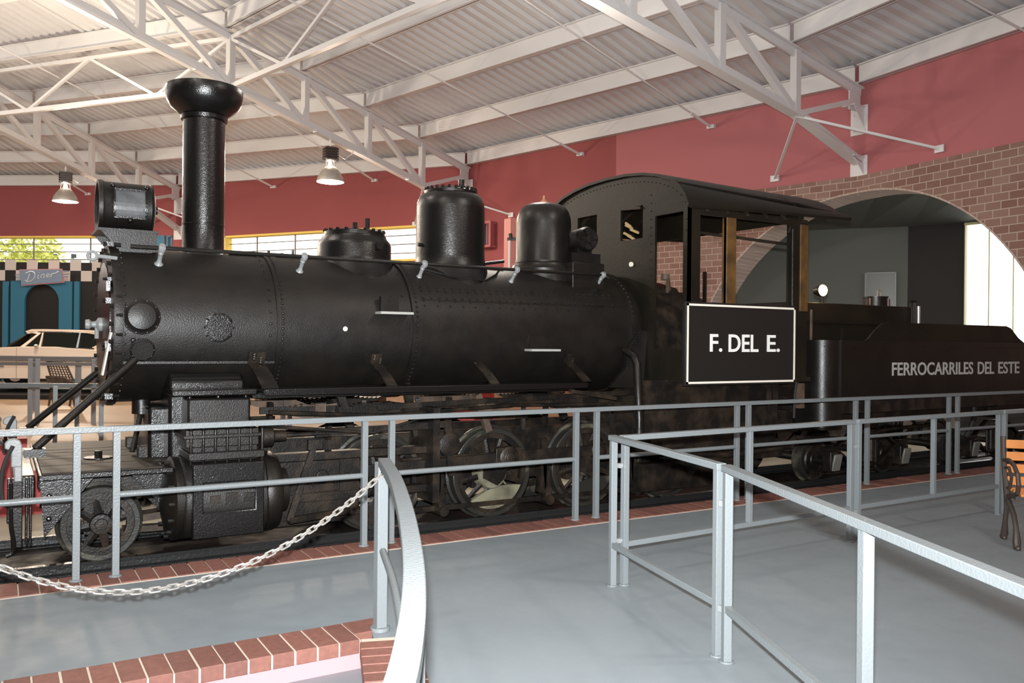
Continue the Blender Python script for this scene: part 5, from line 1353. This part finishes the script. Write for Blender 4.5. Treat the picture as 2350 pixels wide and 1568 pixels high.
# near railing sections that stand on the walkway
def section(a, b, legs, mids, label, loc=None, zt=.985, zl=.275, tw=.055):
    """a,b ground points; legs = fractions with posts to the floor; mids = fractions with posts to the low rail"""
    a = V((a.x, a.y, 0)); b = V((b.x, b.y, 0)); d = (b - a).normalized()
    t = thing('barrier_section', tuple((a + b) / 2), label, 'railing', 'barrier sections on the walkway')
    mb = MB(); mb.bar(a - d * .03 + V((0, 0, zt)), b + d * .03 + V((0, 0, zt)), tw, .035); mb.build('top_rail', RAILM, t, bevel=.003)
    mb = MB(); mb.bar(a + V((0, 0, zl)), b + V((0, 0, zl)), .035, .035); mb.build('low_rail', RAILM, t, bevel=.002)
    for f in legs:
        p = a.lerp(b, f); mb = MB(); mb.bar(V((p.x, p.y, 0)), V((p.x, p.y, zt - .017)), .042, .042, up=d); mb.cyl((p.x, p.y, 0), (p.x, p.y, .01), .04, seg=12); mb.build('post', RAILM, t, bevel=.002)
    for f in mids:
        p = a.lerp(b, f); mb = MB(); mb.bar(V((p.x, p.y, zl)), V((p.x, p.y, zt - .017)), .038, .038, up=d); mb.build('mid_post', RAILM, t, bevel=.002)
    return t, a, b, d
g1 = PZ(1432, 1343); g1b = PZ(1950, 1243)
t1, a1, b1, d1_ = section(g1, g1b, (0, 1), (.5,), 'grey barrier section in the middle, running back from the corner')
g2 = g1b + (g1b - g1).normalized() * .10; g2b = PZ(2290, 1181)
t2, a2, b2, d2_ = section(g2, g2b, (0, 1), (.5,), 'grey barrier section at right, left of the bench')
g3 = g2b + (g2b - g2).normalized() * .10
section(g3, g3 + (g2b - g2).normalized() * 1.9, (0, 1), (.5,), 'grey barrier section behind the bench at the right edge')
h1 = PZ(1405, 1345); h1b = PZ(1645, 1506)
t4, a4, b4, d4_ = section(h1, h1b, (0, 1), (), 'grey barrier section coming forward from the corner')
h2 = h1b + (h1b - h1).normalized() * .09; m2 = PZ(1965, 1205, .985); m2e = PZ(2350, 1352, .985)
dd = V((m2e.x - h2.x, m2e.y - h2.y, 0)).normalized(); L_ = (V((m2.x, m2.y, 0)) - V((h2.x, h2.y, 0))).length
e2 = h2 + dd * (L_ * 2.1)
t5, a5, b5, d5_ = section(h2, e2, (0, 1 / 2.1, 1), (), 'nearest barrier section, its top rail running off the right edge')
# clamps between the section ends
for (t, p, q_, zz) in ((t1, a1, a4, .80), (t1, a1, a4, .30), (t2, b1, a2, .78), (t2, b1, a2, .24), (t5, b4, a5, .80), (t5, b4, a5, .26)):
    mb = MB(); c = V(((p.x + q_.x) / 2, (p.y + q_.y) / 2, zz)); dv = V((q_.x - p.x, q_.y - p.y, 0)).normalized()
    mb.cyl(c - dv * .06, c + dv * .06, .010, seg=8); mb.cbox(c, (.03, .03, .03)); mb.build('clamp', SILV, t)

# curved hand rail beside the pit
hr_o = V((HR[0].x, HR[0].y, 0))
ch_ = thing('curved_handrail', tuple(hr_o), 'pale grey curved flat handrail in the foreground holding the chain', 'railing')
# smooth the path with a spline
HS = spline(HR, 8)
MB().sweep([p - V((0, 0, .02)) for p in HS], .062, .045).build('top_rail', RAILM, ch_, bevel=.004, ang=50)
low = [V((p.x, p.y, .475)) for p in HS]
MB().tube(low, .019, 12).build('mid_rail', RAILM, ch_)
for i, s in ((0, .06), (34, .05), (len(HS) - 2, .05)):
    p = HS[i] if i else V((PZ(872, 1447).x, PZ(872, 1447).y, 0)); 
    mb = MB(); mb.box((p.x - s / 2, p.y - s / 2, .005), (p.x + s / 2, p.y + s / 2, HRZ - .04)); mb.cyl((p.x, p.y, 0), (p.x, p.y, .022), .055, seg=20); mb.build('post', RAILM, ch_, bevel=.003)
P1 = V((PZ(872, 1447).x, PZ(872, 1447).y, 0)) + V((.0, -.032, 0)); P1.z = Zat(872, 1086, P1.y)
mb = MB(); mb.tube([P1 + V((math.cos(a) * .014, 0, math.sin(a) * .014)) for a in [2 * PI * i / 10 for i in range(10)]], .004, 6, closed=True); mb.build('chain_eye', CHROME, ch_)
# opposite post, just outside the frame
P2 = V((-.36, P1.y - .02, .90))
lp_ = thing('chain_post', (P2.x - .03, P2.y, 0), 'grey post at the far end of the barrier chain', 'post')
post(lp_, P2.x - .03, P2.y, .005, .98, .06)
# chain: links along a catenary
def chain_pts(p, q_, low_z, xl):
    out = []
    n = 400
    for i in range(n + 1):
        f = i / n; x = p.x + (q_.x - p.x) * f; k1 = (p.z - low_z) / (p.x - xl) ** 2; k2 = (q_.z - low_z) / (q_.x - xl) ** 2
        k = k1 if (x - xl) * (p.x - xl) > 0 else k2
        out.append(V((x, p.y + (q_.y - p.y) * f, low_z + k * (x - xl) ** 2)))
    return out
xl = Xat(352, P1.y, 1352); lowz = Zat(352, 1353, P1.y)
CP = chain_pts(P1, P2, lowz, xl)
mb = MB(); acc = 0; pitch = .0405; k = 0; prev = CP[0]; nxt = 0
for a, b in zip(CP, CP[1:]):
    acc += (b - a).length
    if acc >= nxt:
        d = (b - a).normalized(); tw = math.radians(38 if k % 2 else 128)
        u, v = frame(d); sd = u * math.cos(tw) + v * math.sin(tw)
        Lh, Wh = .0165, .0125; ring = []
        for i in range(14):
            t = 2 * PI * i / 14; cx, cy = math.cos(t), math.sin(t)
            ring.append(b + d * (cx * Wh + (Lh if cx > 0 else -Lh) * (1 if abs(cx) > .05 else 0)) + sd * cy * Wh)
        mb.tube(ring, .0048, 7, closed=True); k += 1; nxt += pitch
solo('barrier_chain', mb, CHAIN, 'galvanised steel chain sagging across the lower left walkway', 'chain')

# ================================================================ BENCH at the right edge
bf = PZ(2334, 1262); br_ = PZ(2305, 1238)
bn = thing('park_bench', tuple((bf + br_) / 2 + R0 * .6), 'slatted orange bench with brown cast iron ends at the right edge', 'bench')
dp = (bf - br_).normalized(); dp = (dp * .6 - Fw * .4 * 1).normalized() if False else dp
lx = V((-dp.y, dp.x, 0));  lx = lx if lx.dot(R0) > 0 else -lx
def bench_end(o):
    W = lambda f, z, s=0: o + dp * f + V((0, 0, z)) + lx * s     # f: distance forward from the rear foot
    L = (bf - br_).length
    mb = MB()
    mb.tube([W(-.03, .0), W(0, .05), W(.02, .16), W(.06, .28), W(.08, .38), W(.0, .55), W(-.05, .70), W(-.07, .86)], [.022, .03, .02, .02, .028, .022, .02, .022], 10)
    mb.tube([W(L, .0), W(L - .01, .06), W(L - .03, .16), W(L - .10, .26), W(.12, .34), W(.06, .36)], [.024, .032, .02, .02, .024, .02], 10)
    mb.tube([W(.06, .37), W(.2, .40), W(L * .8, .41), W(L + .02, .41)], .02, 8)
    mb.tube([W(-.04, .66), W(.12, .68), W(L * .7, .66), W(L, .60), W(L + .03, .52), W(L, .45), W(L - .06, .43)], .018, 8)
    mb.tube([W(.0, .6), W(.12, .62), W(.2, .55), W(.16, .46), W(.05, .44)], .013, 8)
    for f in (-.03, L): mb.ball(W(f - .03, .015), .022); mb.ball(W(f + .03, .015), .022)
    return mb.build('iron_end', IRON, bn)
for s in (0, 1.25): bench_end(br_ + lx * s)
L = (bf - br_).length
for i, (f, z) in enumerate(((-.055, .80), (-.045, .70), (-.025, .60), (-.005, .50))):
    mb = MB(); c = br_ + dp * (f + .035) + V((0, 0, z)); mb.obox(c + lx * .64, lx * .63, dp * .010 , V((0, 0, .036))); mb.build('back_slat', ORW, bn, bevel=.004)
for i in range(4):
    mb = MB(); c = br_ + dp * (.10 + i * .10) + V((0, 0, .44)); mb.obox(c + lx * .64, lx * .63, dp * .038, V((0, 0, .011))); mb.build('seat_slat', ORW, bn, bevel=.004)

# ================================================================ DINER FACADE, CAR, BACKGROUND
DD = 27.0
def Q(px, py, off=0): return PD(px, py, DD + off)
XR = R0; 
def dpanel(mb, x0, y0, x1, y1, off, th):
    """flat-on panel seen between two pixels, thickness th away from the viewer"""
    a = Q(x0, y0, off); b = Q(x1, y1, off); z1, z0 = (a.z + Q(x1, y0, off).z) / 2, (b.z + Q(x0, y1, off).z) / 2
    a2 = V((a.x, a.y, 0)); b2 = V((b.x, b.y, 0)); n = Fw * th
    return mb.hexa([a2 + V((0, 0, z0)), b2 + V((0, 0, z0)), b2 + n + V((0, 0, z0)), a2 + n + V((0, 0, z0)), a2 + V((0, 0, z1)), b2 + V((0, 0, z1)), b2 + n + V((0, 0, z1)), a2 + n + V((0, 0, z1))])
din = thing('diner_facade', tuple(V((Q(100, 800).x, Q(100, 800).y, .2))), 'black diner front with checkered top and arched teal doorway', 'storefront')
zg = .2
def toground(mb, x0, y0, x1, off, th):
    a = Q(x0, y0, off); b = Q(x1, y0, off); n = Fw * th; z1 = a.z
    f = lambda p, z: V((p.x, p.y, z))
    return mb.hexa([f(a, zg), f(b, zg), f(b + n, zg), f(a + n, zg), f(a, z1), f(b, z1), f(b + n, z1), f(a + n, z1)])
mb = MB(); toground(mb, -330, 598, 470, 0, .5); mb.build('wall', DARKP, din)
# checkers: 2 rows of pale squares on the black band
mb = MB(); dxp = 24.9
zc_ = [Q(100, 597).z, Q(100, 621).z, Q(100, 645).z]
o0 = Q(12, 620); ux = XR; sq = dxp * DD / FPX
for r in range(2):
    for i in range(-13, 18):
        if (i + r) % 2: continue
        x0 = i * sq; a = V((o0.x, o0.y, 0)) + ux * x0 - Fw * .012; b = a + ux * sq
        z1, z0 = zc_[r], zc_[r + 1]
        mb.hexa([a + V((0, 0, z0)), b + V((0, 0, z0)), b + Fw * .01 + V((0, 0, z0)), a + Fw * .01 + V((0, 0, z0)), a + V((0, 0, z1)), b + V((0, 0, z1)), b + Fw * .01 + V((0, 0, z1)), a + Fw * .01 + V((0, 0, z1))])
mb.build('checker_band', CHKW, din, smooth=False)
mb = MB(); mb.bar(Q(-330, 598, -.02), Q(470, 598 + 8, -.02) + V((0, 0, 0)), .06, .03); 
# teal surround with arch
zt_t = Q(100, 646).z; xL, xR_ = 24, 165
aL, aR = 56, 135; ac = (aL + aR) / 2
off = -.10
def surround():
    f = lambda px, z: (lambda p: V((p.x, p.y, z)))(Q(px, 700, off))
    rpx = (aR - aL) / 2; rz = rpx * DD / FPX; zs = Q(95, 653).z - rz
    N = 18; inner = [(aL, zg)] + [(ac - rpx * math.cos(PI * i / N), zs + rz * math.sin(PI * i / N)) for i in range(N + 1)] + [(aR, zg)]
    mb = MB(); n = Fw * .09
    outer = [(xL, zg)] + [(xL + (xR_ - xL) * i / N, zt_t) for i in range(N + 1)] + [(xR_, zg)]
    for (a, b), (c, d) in zip(zip(inner, inner[1:]), zip(outer, outer[1:])):
        p = [f(*a), f(*b), f(*d), f(*c)]; mb.hexa([p[0], p[1], p[2], p[3], p[0] + n, p[1] + n, p[2] + n, p[3] + n])
    return mb
surround().build('arch_surround', TEAL, din, smooth=False)
for x0, x1 in ((6, 19), (170, 182)):
    mb = MB(); toground(mb, x0, 646, x1, -.09, .08); mb.build('pilaster', TEAL, din)
mb = MB(); toground(mb, 57, 780, 134, -.03, .02); mb.build('door_panel', CARG, din)
# sign, tilted, with side bars and a script
c = Q(97, 633, -.25); tl = math.radians(4.5); sxv = XR * math.cos(tl) + V((0, 0, 1)) * math.sin(tl); szv = -XR * math.sin(tl) * .0 + V((0, 0, 1))
U = DD / FPX
dsn = thing('diner_sign', tuple(c), 'blue-grey slanted sign reading Diner over the teal arch', 'sign')
mb = MB(); mb.hexa([c + sxv * a * U + szv * b * U + Fw * o_ for o_ in (0, .05) for a, b in ((-47, -20), (49, -19), (44, 13), (-53, 18))][:4] + [c + sxv * a * U + szv * b * U + Fw * .05 for a, b in ((-47, -20), (49, -19), (44, 13), (-53, 18))]); mb.build('sign_edge', SIGNE, dsn)
mb = MB(); mb.hexa([c + sxv * a * U + szv * b * U - Fw * .02 for a, b in ((-46, -18), (47, -17), (43, 11), (-51, 16))] + [c + sxv * a * U + szv * b * U for a, b in ((-46, -18), (47, -17), (43, 11), (-51, 16))]); mb.build('sign_face', SIGNB, dsn)
mb = MB()
for sx_ in (-1, 1):
    for j in range(3): a = c + sxv * sx_ * 47 * U + szv * (6 - j * 6) * U; mb.bar(a, a + sxv * sx_ * (14 - j * 2) * U, .04, .035)
mb.build('speed_bar', SIGNB, dsn)
mb = MB()
strokes = [[(-36, 8), (-24, 11), (-16, 6), (-17, -4), (-26, -11), (-34, -11), (-38, -7)], [(-28, 7), (-30, -2), (-33, -10)], [(-7, 3), (-9, -5), (-5, -6)], [(-6, 7), (-6, 8.5)],
           [(0, 3), (-2, -5)], [(-1, 0), (3, 3), (6, 1), (4, -5), (8, -5)], [(11, -2), (17, 0), (16, 3), (12, 2), (11, -3), (15, -5), (20, -3)], [(22, 3), (21, -5)], [(22, 0), (26, 3), (31, 3), (38, 7)]]
for s in strokes:
    p = spline([c + sxv * x * U + szv * y * U - Fw * .03 for x, y in s], 5); mb.tube(p, 1.25 * U, 6)
mb.build('script_lettering', SIGNT, dsn)
# small window band between diner top and glass is the real wall window

# ---- ivory estate car on a low plinth
CD = 20.0
def K(px, py, off=0): p = PD(px, py, CD + off); return p
Uc = CD / FPX
car = thing('vintage_car', tuple(V((K(110, 870).x, K(110, 870).y, .34)) + Fw * .8), 'ivory vintage estate car parked before the diner', 'car')
CX0 = V((K(110, 800).x, K(110, 800).y, 0))          # reference point on the near flank
def cp(px, py, dep): p = CX0 + XR * ((px - 110) * Uc) + Fw * dep; p.z = 1.62 + (774.5 - py) * Uc; return p
Wd_ = 1.85
def carside(profile, d0, d1):
    return [cp(x, y, d0) for x, y in profile], [cp(x, y, d1) for x, y in profile]
# lower body: stacked profile lofted across the width with tumble-home
lower = [(-118, 812), (-100, 806), (-5, 800), (45, 797), (120, 797), (215, 803), (300, 806), (345, 812), (352, 830), (352, 862), (330, 872), (-105, 872), (-122, 850)]
rings = []
for d, sh, up in ((0.06, 0, 0), (0, 0, 3), (.0, 0, 8), (.10, 0, 0)): pass
def shrink(pr, k, cx=115, cy=835): return [(cx + (x - cx) * k, cy + (y - cy) * k) for x, y in pr]
rings = [[cp(x, y, .12) for x, y in shrink(lower, .985)], [cp(x, y, .02) for x, y in shrink(lower, .997)], [cp(x, y, .0) for x, y in shrink(lower, .98)]]
rings = [[cp(x, y, d) for x, y in shrink(lower, k)] for d, k in ((0, .96), (.03, .985), (.12, 1.0), (Wd_ - .12, 1.0), (Wd_ - .03, .985), (Wd_, .96))]
MB().loft(rings).build('car_body', CARP, car, bevel=0, ang=30)
# roof and pillars
roofp = [(46, 762), (60, 757), (90, 756.5), (130, 757), (190, 760), (226, 766), (262, 772), (262, 776), (226, 771), (190, 765), (130, 762), (78, 762), (52, 768)]
rings = [[cp(x, y, d) for x, y in pr] for d, pr in ((.20, shrink(roofp, .995, 150, 766)), (.26, roofp), (Wd_ - .26, roofp), (Wd_ - .20, shrink(roofp, .995, 150, 766)))]
rf_ = MB().loft(rings).build('car_roof', CARP, car, ang=40)
for nm, pr in (('front_pillar', [(50, 764), (60, 762), (84, 765), (50, 798), (40, 798), (74, 768)]), ('rear_pillar', [(224, 768), (262, 772), (285, 806), (212, 803), (206, 798), (222, 790)]), ('centre_pillar', [(172, 764), (175, 764), (174, 800), (169, 800)]), ('vent_pillar', [(86, 764), (89, 764), (87, 798), (83, 798)])):
    for d in (.10, Wd_ - .14):
        mb = MB(); mb.prism([cp(x, y, d + (.10 if y < 780 else 0) * (1 if d < 1 else -1)) for x, y in pr], Fw * .04); mb.build(nm, CARP if 'centre' not in nm else CHROME, car)
mb = MB(); g = [(60, 768), (85, 764), (190, 766), (222, 770), (210, 800), (46, 800)]
for d in (.15, Wd_ - .17): mb.prism([cp(x, y, d + (.06 if y < 780 else 0) * (1 if d < 1 else -1)) for x, y in g], Fw * .012)
mb.build('side_window', CARG, car)
mb = MB(); mb.hexa([cp(50, 765, .24), cp(3, 800, .12), cp(3, 800, Wd_ - .12), cp(50, 765, Wd_ - .24), cp(54, 765, .24), cp(9, 801, .12), cp(9, 801, Wd_ - .12), cp(54, 765, Wd_ - .24)]); mb.build('windscreen', CARG, car)
mb = MB(); mb.bar(cp(-110, 829, -.01), cp(345, 829, -.01), .02, .02); mb.bar(cp(40, 798.5, .04), cp(215, 800, .04), .02, .018); mb.bar(cp(-20, 842, -.01), cp(10, 842, -.01), .02, .02); mb.bar(cp(135, 822, -.01), cp(345, 815, -.01), .02, .02); mb.build('chrome_strip', CHROME, car)
mb = MB(); mb.ball(cp(84, 795, -.02), .05, sc=(1, 1, .8)); mb.bar(cp(84, 800, .04), cp(84, 796, -.02), .02, .02); mb.build('wing_mirror', CHROME, car)
mb = MB(); mb.bar(cp(38, 800, -.002), cp(38, 870, -.002), .006, .012, up=(0, 1, 0)); mb.build('door_gap', DARKP, car)
for wx in (-48, 255):
    for d in (.08, Wd_ - .28):
        mb = MB(); c = cp(wx, 868, d - .1); mb.cyl(c, c + Fw * .22, .33, seg=28); wl = mb.build('wheel', RUB, car)
        mb = MB(); mb.cyl(c - Fw * .01, c, .18, seg=20); mb.build('hubcap', CHROME, wl)
mb = MB(); a = cp(-170, 890, -.8); b = cp(420, 890, -.8); n = Fw * 4; f = lambda p, z: V((p.x, p.y, z))
mb.hexa([f(a, .2), f(b, .2), f(b + n, .2), f(a + n, .2), f(a, .30), f(b, .30), f(b + n, .30), f(a + n, .30)])
solo('display_plinth', mb, DARKP, 'low black plinth under the ivory car', 'plinth')

# ---- railings on the far side of the track
def far_rail(pa, pb, ztop, zbase, posts, label, m, rad=.025, mids=()):
    t = thing('far_railing', tuple((pa + pb) / 2), label, 'railing', 'railings on the far side of the train')
    f = lambda p, z: V((p.x, p.y, z))
    mb = MB(); mb.bar(f(pa, ztop), f(pb, ztop), rad * 2, rad * 2); mb.build('top_rail', m, t)
    for z in mids: mb = MB(); mb.bar(f(pa, z), f(pb, z), rad * 1.6, rad * 1.6); mb.build('mid_rail', m, t)
    for q_ in posts: p = f(q_, 0); mb = MB(); mb.box((p.x - rad, p.y - rad, zbase), (p.x + rad, p.y + rad, ztop)); mb.build('post', m, t)
D1, D2 = 11.0, 13.9
G = lambda px, D: PD(px, 900, D)
far_rail(G(-260, D1), G(760, D1 * 1.03), .985, .2, [G(127, D1), G(177, D1), G(-60, D1), G(233, D1), G(500, D1), G(665, D1)], 'grey railing just beyond the locomotive front', RAILM, .026)
far_rail(G(-260, D2), G(900, D2 * 1.05), 1.26, .2, [G(69, D2), G(86, D2), G(215, D2), G(-80, D2), G(400, D2), G(650, D2)], 'dark brown railing before the ivory car', RAILD, .034, mids=(1.17,))
far_rail(G(-260, D2 + 2.5), G(620, D2 + 2.5), 1.22, .2, [G(79, D2 + 2.5), G(176, D2 + 2.5), G(182, D2 + 2.5)], 'thin dark railing closest to the ivory car', RAILD, .03)
# slatted chair/basket seat standing between railing and car
Cc = PD(130, 870, 17.5); t = thing('lattice_chair', (Cc.x, Cc.y, .2), 'brown folding chair with a lattice back before the car', 'chair')
u = XR; k_ = 17.5 / FPX
pt = lambda x, y, o=0: PD(x, y, 17.5 + o)
for nm, quad in (('backrest', [(107, 830), (150, 832), (168, 872), (118, 868)]), ('seat', [(106, 864), (148, 868), (172, 880), (112, 878)])):
    mb = MB(); pp = [pt(x, y, -.1 if nm == 'seat' else .1) for x, y in quad]
    for a, b in zip(pp, pp[1:] + pp[:1]): mb.bar(a, b, .03, .03)
    for i in range(1, 7): mb.bar(pp[0].lerp(pp[1], i / 7), pp[3].lerp(pp[2], i / 7), .02, .015); mb.bar(pp[0].lerp(pp[3], i / 7), pp[1].lerp(pp[2], i / 7), .02, .015)
    mb.build(nm, RUST, t)
for (x0, y0, x1, y1) in ((114, 876, 124, 905), (168, 880, 160, 907), (122, 870, 112, 905), (160, 872, 172, 905)):
    a, b = pt(x0, y0), pt(x1, y1); b.z = .2; mb = MB(); mb.bar(a, b, .03, .03); mb.build('leg', RUST, t)

# ---- things glimpsed under the boiler, beyond the track
mb = MB(); a = PD(985, 905, 15); b = PD(1130, 905, 15); f = lambda p, z: V((p.x, p.y, z)); n = Fw * 1.6
mb.hexa([f(a, .2), f(b, .2), f(b + n, .2), f(a + n, .2), f(a, .98), f(b, .98), f(b + n, .98), f(a + n, .98)]); solo('red_cabinet', mb, CLOTH, 'red display cabinet glimpsed under the boiler', 'cabinet', bevel=.02)
mb = MB(); a = PD(690, 905, 17); b = PD(860, 905, 17)
mb.hexa([f(a, .2), f(b, .2), f(b + n, .2), f(a + n, .2), f(a, .95), f(b, .95), f(b + n, .95), f(a + n, .95)]); solo('black_counter', mb, DARKP, 'low black counter glimpsed under the boiler front', 'counter', bevel=.02)
# pale column with hanging pipe between the two domes
mb = MB(); a = PD(1172, 500, 20); zt_ = a.z; mb.box((a.x - .0, a.y, .2), (a.x + .30, a.y + .3, zt_)); solo('pink_pillar', mb, mat('salmon_paint', (.58, .22, .19), .6), 'salmon pink pillar between the steam dome and rear dome', 'pillar')
hl_ = thing('hanging_rod_bracket', tuple(PD(1168, 600, 18)), 'black bracket and white rod left of the rear dome', 'bracket')
mb = MB(); a, b = PD(1164, 549, 18), PD(1184, 548, 18); mb.bar(a, b, .05, .06); mb.cyl(PD(1171, 536, 18) , PD(1173, 549, 18), .04, seg=10); mb.build('bracket_arm', DARKP, hl_)
mb = MB(); a = PD(1169, 552, 18); mb.cyl(a, (a.x, a.y, .2), .022, seg=8); mb.build('white_rod', WHITE, hl_)

# ================================================================ OUTDOORS beyond the windows
struct('ground', MB().box((-60, 43.5, -.5), (60, 90, -.1)), mat('lawn', (.10, .16, .04), .9))
tag(bpy.data.objects['ground'], kind='structure')
def tree(px, D, zc, r, lab, seed):
    rnd = random.Random(seed); b = PD(px, 560, D)
    t = thing('garden_tree', (b.x, b.y, -.1), lab, 'tree', 'trees outside the far windows')
    MB().tube([V((b.x, b.y, -.1)), V((b.x + .2, b.y, zc * .5)), V((b.x - .1, b.y, zc))], [.28, .2, .1], 8).build('trunk', BARK, t)
    mb = MB()
    for i in range(1500):
        while True:
            q_ = V((rnd.uniform(-1, 1), rnd.uniform(-1, 1), rnd.uniform(-1, 1)))
            if .35 < q_.length < 1: break
        c = V((b.x, b.y, zc)) + V((q_.x * r, q_.y * r, q_.z * r * .8)); s = rnd.uniform(.12, .3)
        u = V((rnd.uniform(-1, 1), rnd.uniform(-1, 1), rnd.uniform(-1, 1))).normalized(); v = u.cross(V((rnd.uniform(-1, 1), rnd.uniform(-1, 1), .3))).normalized()
        mb.add([c - u * s, c - v * s * .4, c + u * s, c + v * s * .4], [(0, 1, 2, 3)])
    mb.build('foliage', LEAF, t, smooth=False)
tree(20, 50, 6.3, 3.0, 'yellow-green tree outside, filling the left end of the far window', 1)
0 and tree(-120, 48, 6.6, 3.2, 'leafy tree outside beyond the left frame edge', 2)
tree(82, 55, 6.0, 1.6, 'smaller pale tree outside, beside the bright gap of the far window', 3)
bd = thing('distant_building', tuple(PD(175, 600, 80)), 'distant white house outside seen above the checkered band', 'building')
bd.location.z = -.1; ORG[bd] = V(bd.location)
mb = MB(); a, b = PD(118, 590, 78), PD(240, 590, 78); f = lambda p, z: V((p.x, p.y, z)); n = Fw * 6
mb.hexa([f(a, -.1), f(b, -.1), f(b + n, -.1), f(a + n, -.1), f(a, 8.9), f(b, 8.9), f(b + n, 8.9), f(a + n, 8.9)]); mb.build('wall', mat('offwhite_render', (.75, .75, .72), .7), bd)
mb = MB()
for px in (122, 163): a, b = PD(px, 593, 77.9), PD(px + 13, 583, 77.9); mb.box((a.x, a.y - .05, a.z), (b.x, a.y + .05, b.z))
mb.build('window', CARG, bd)
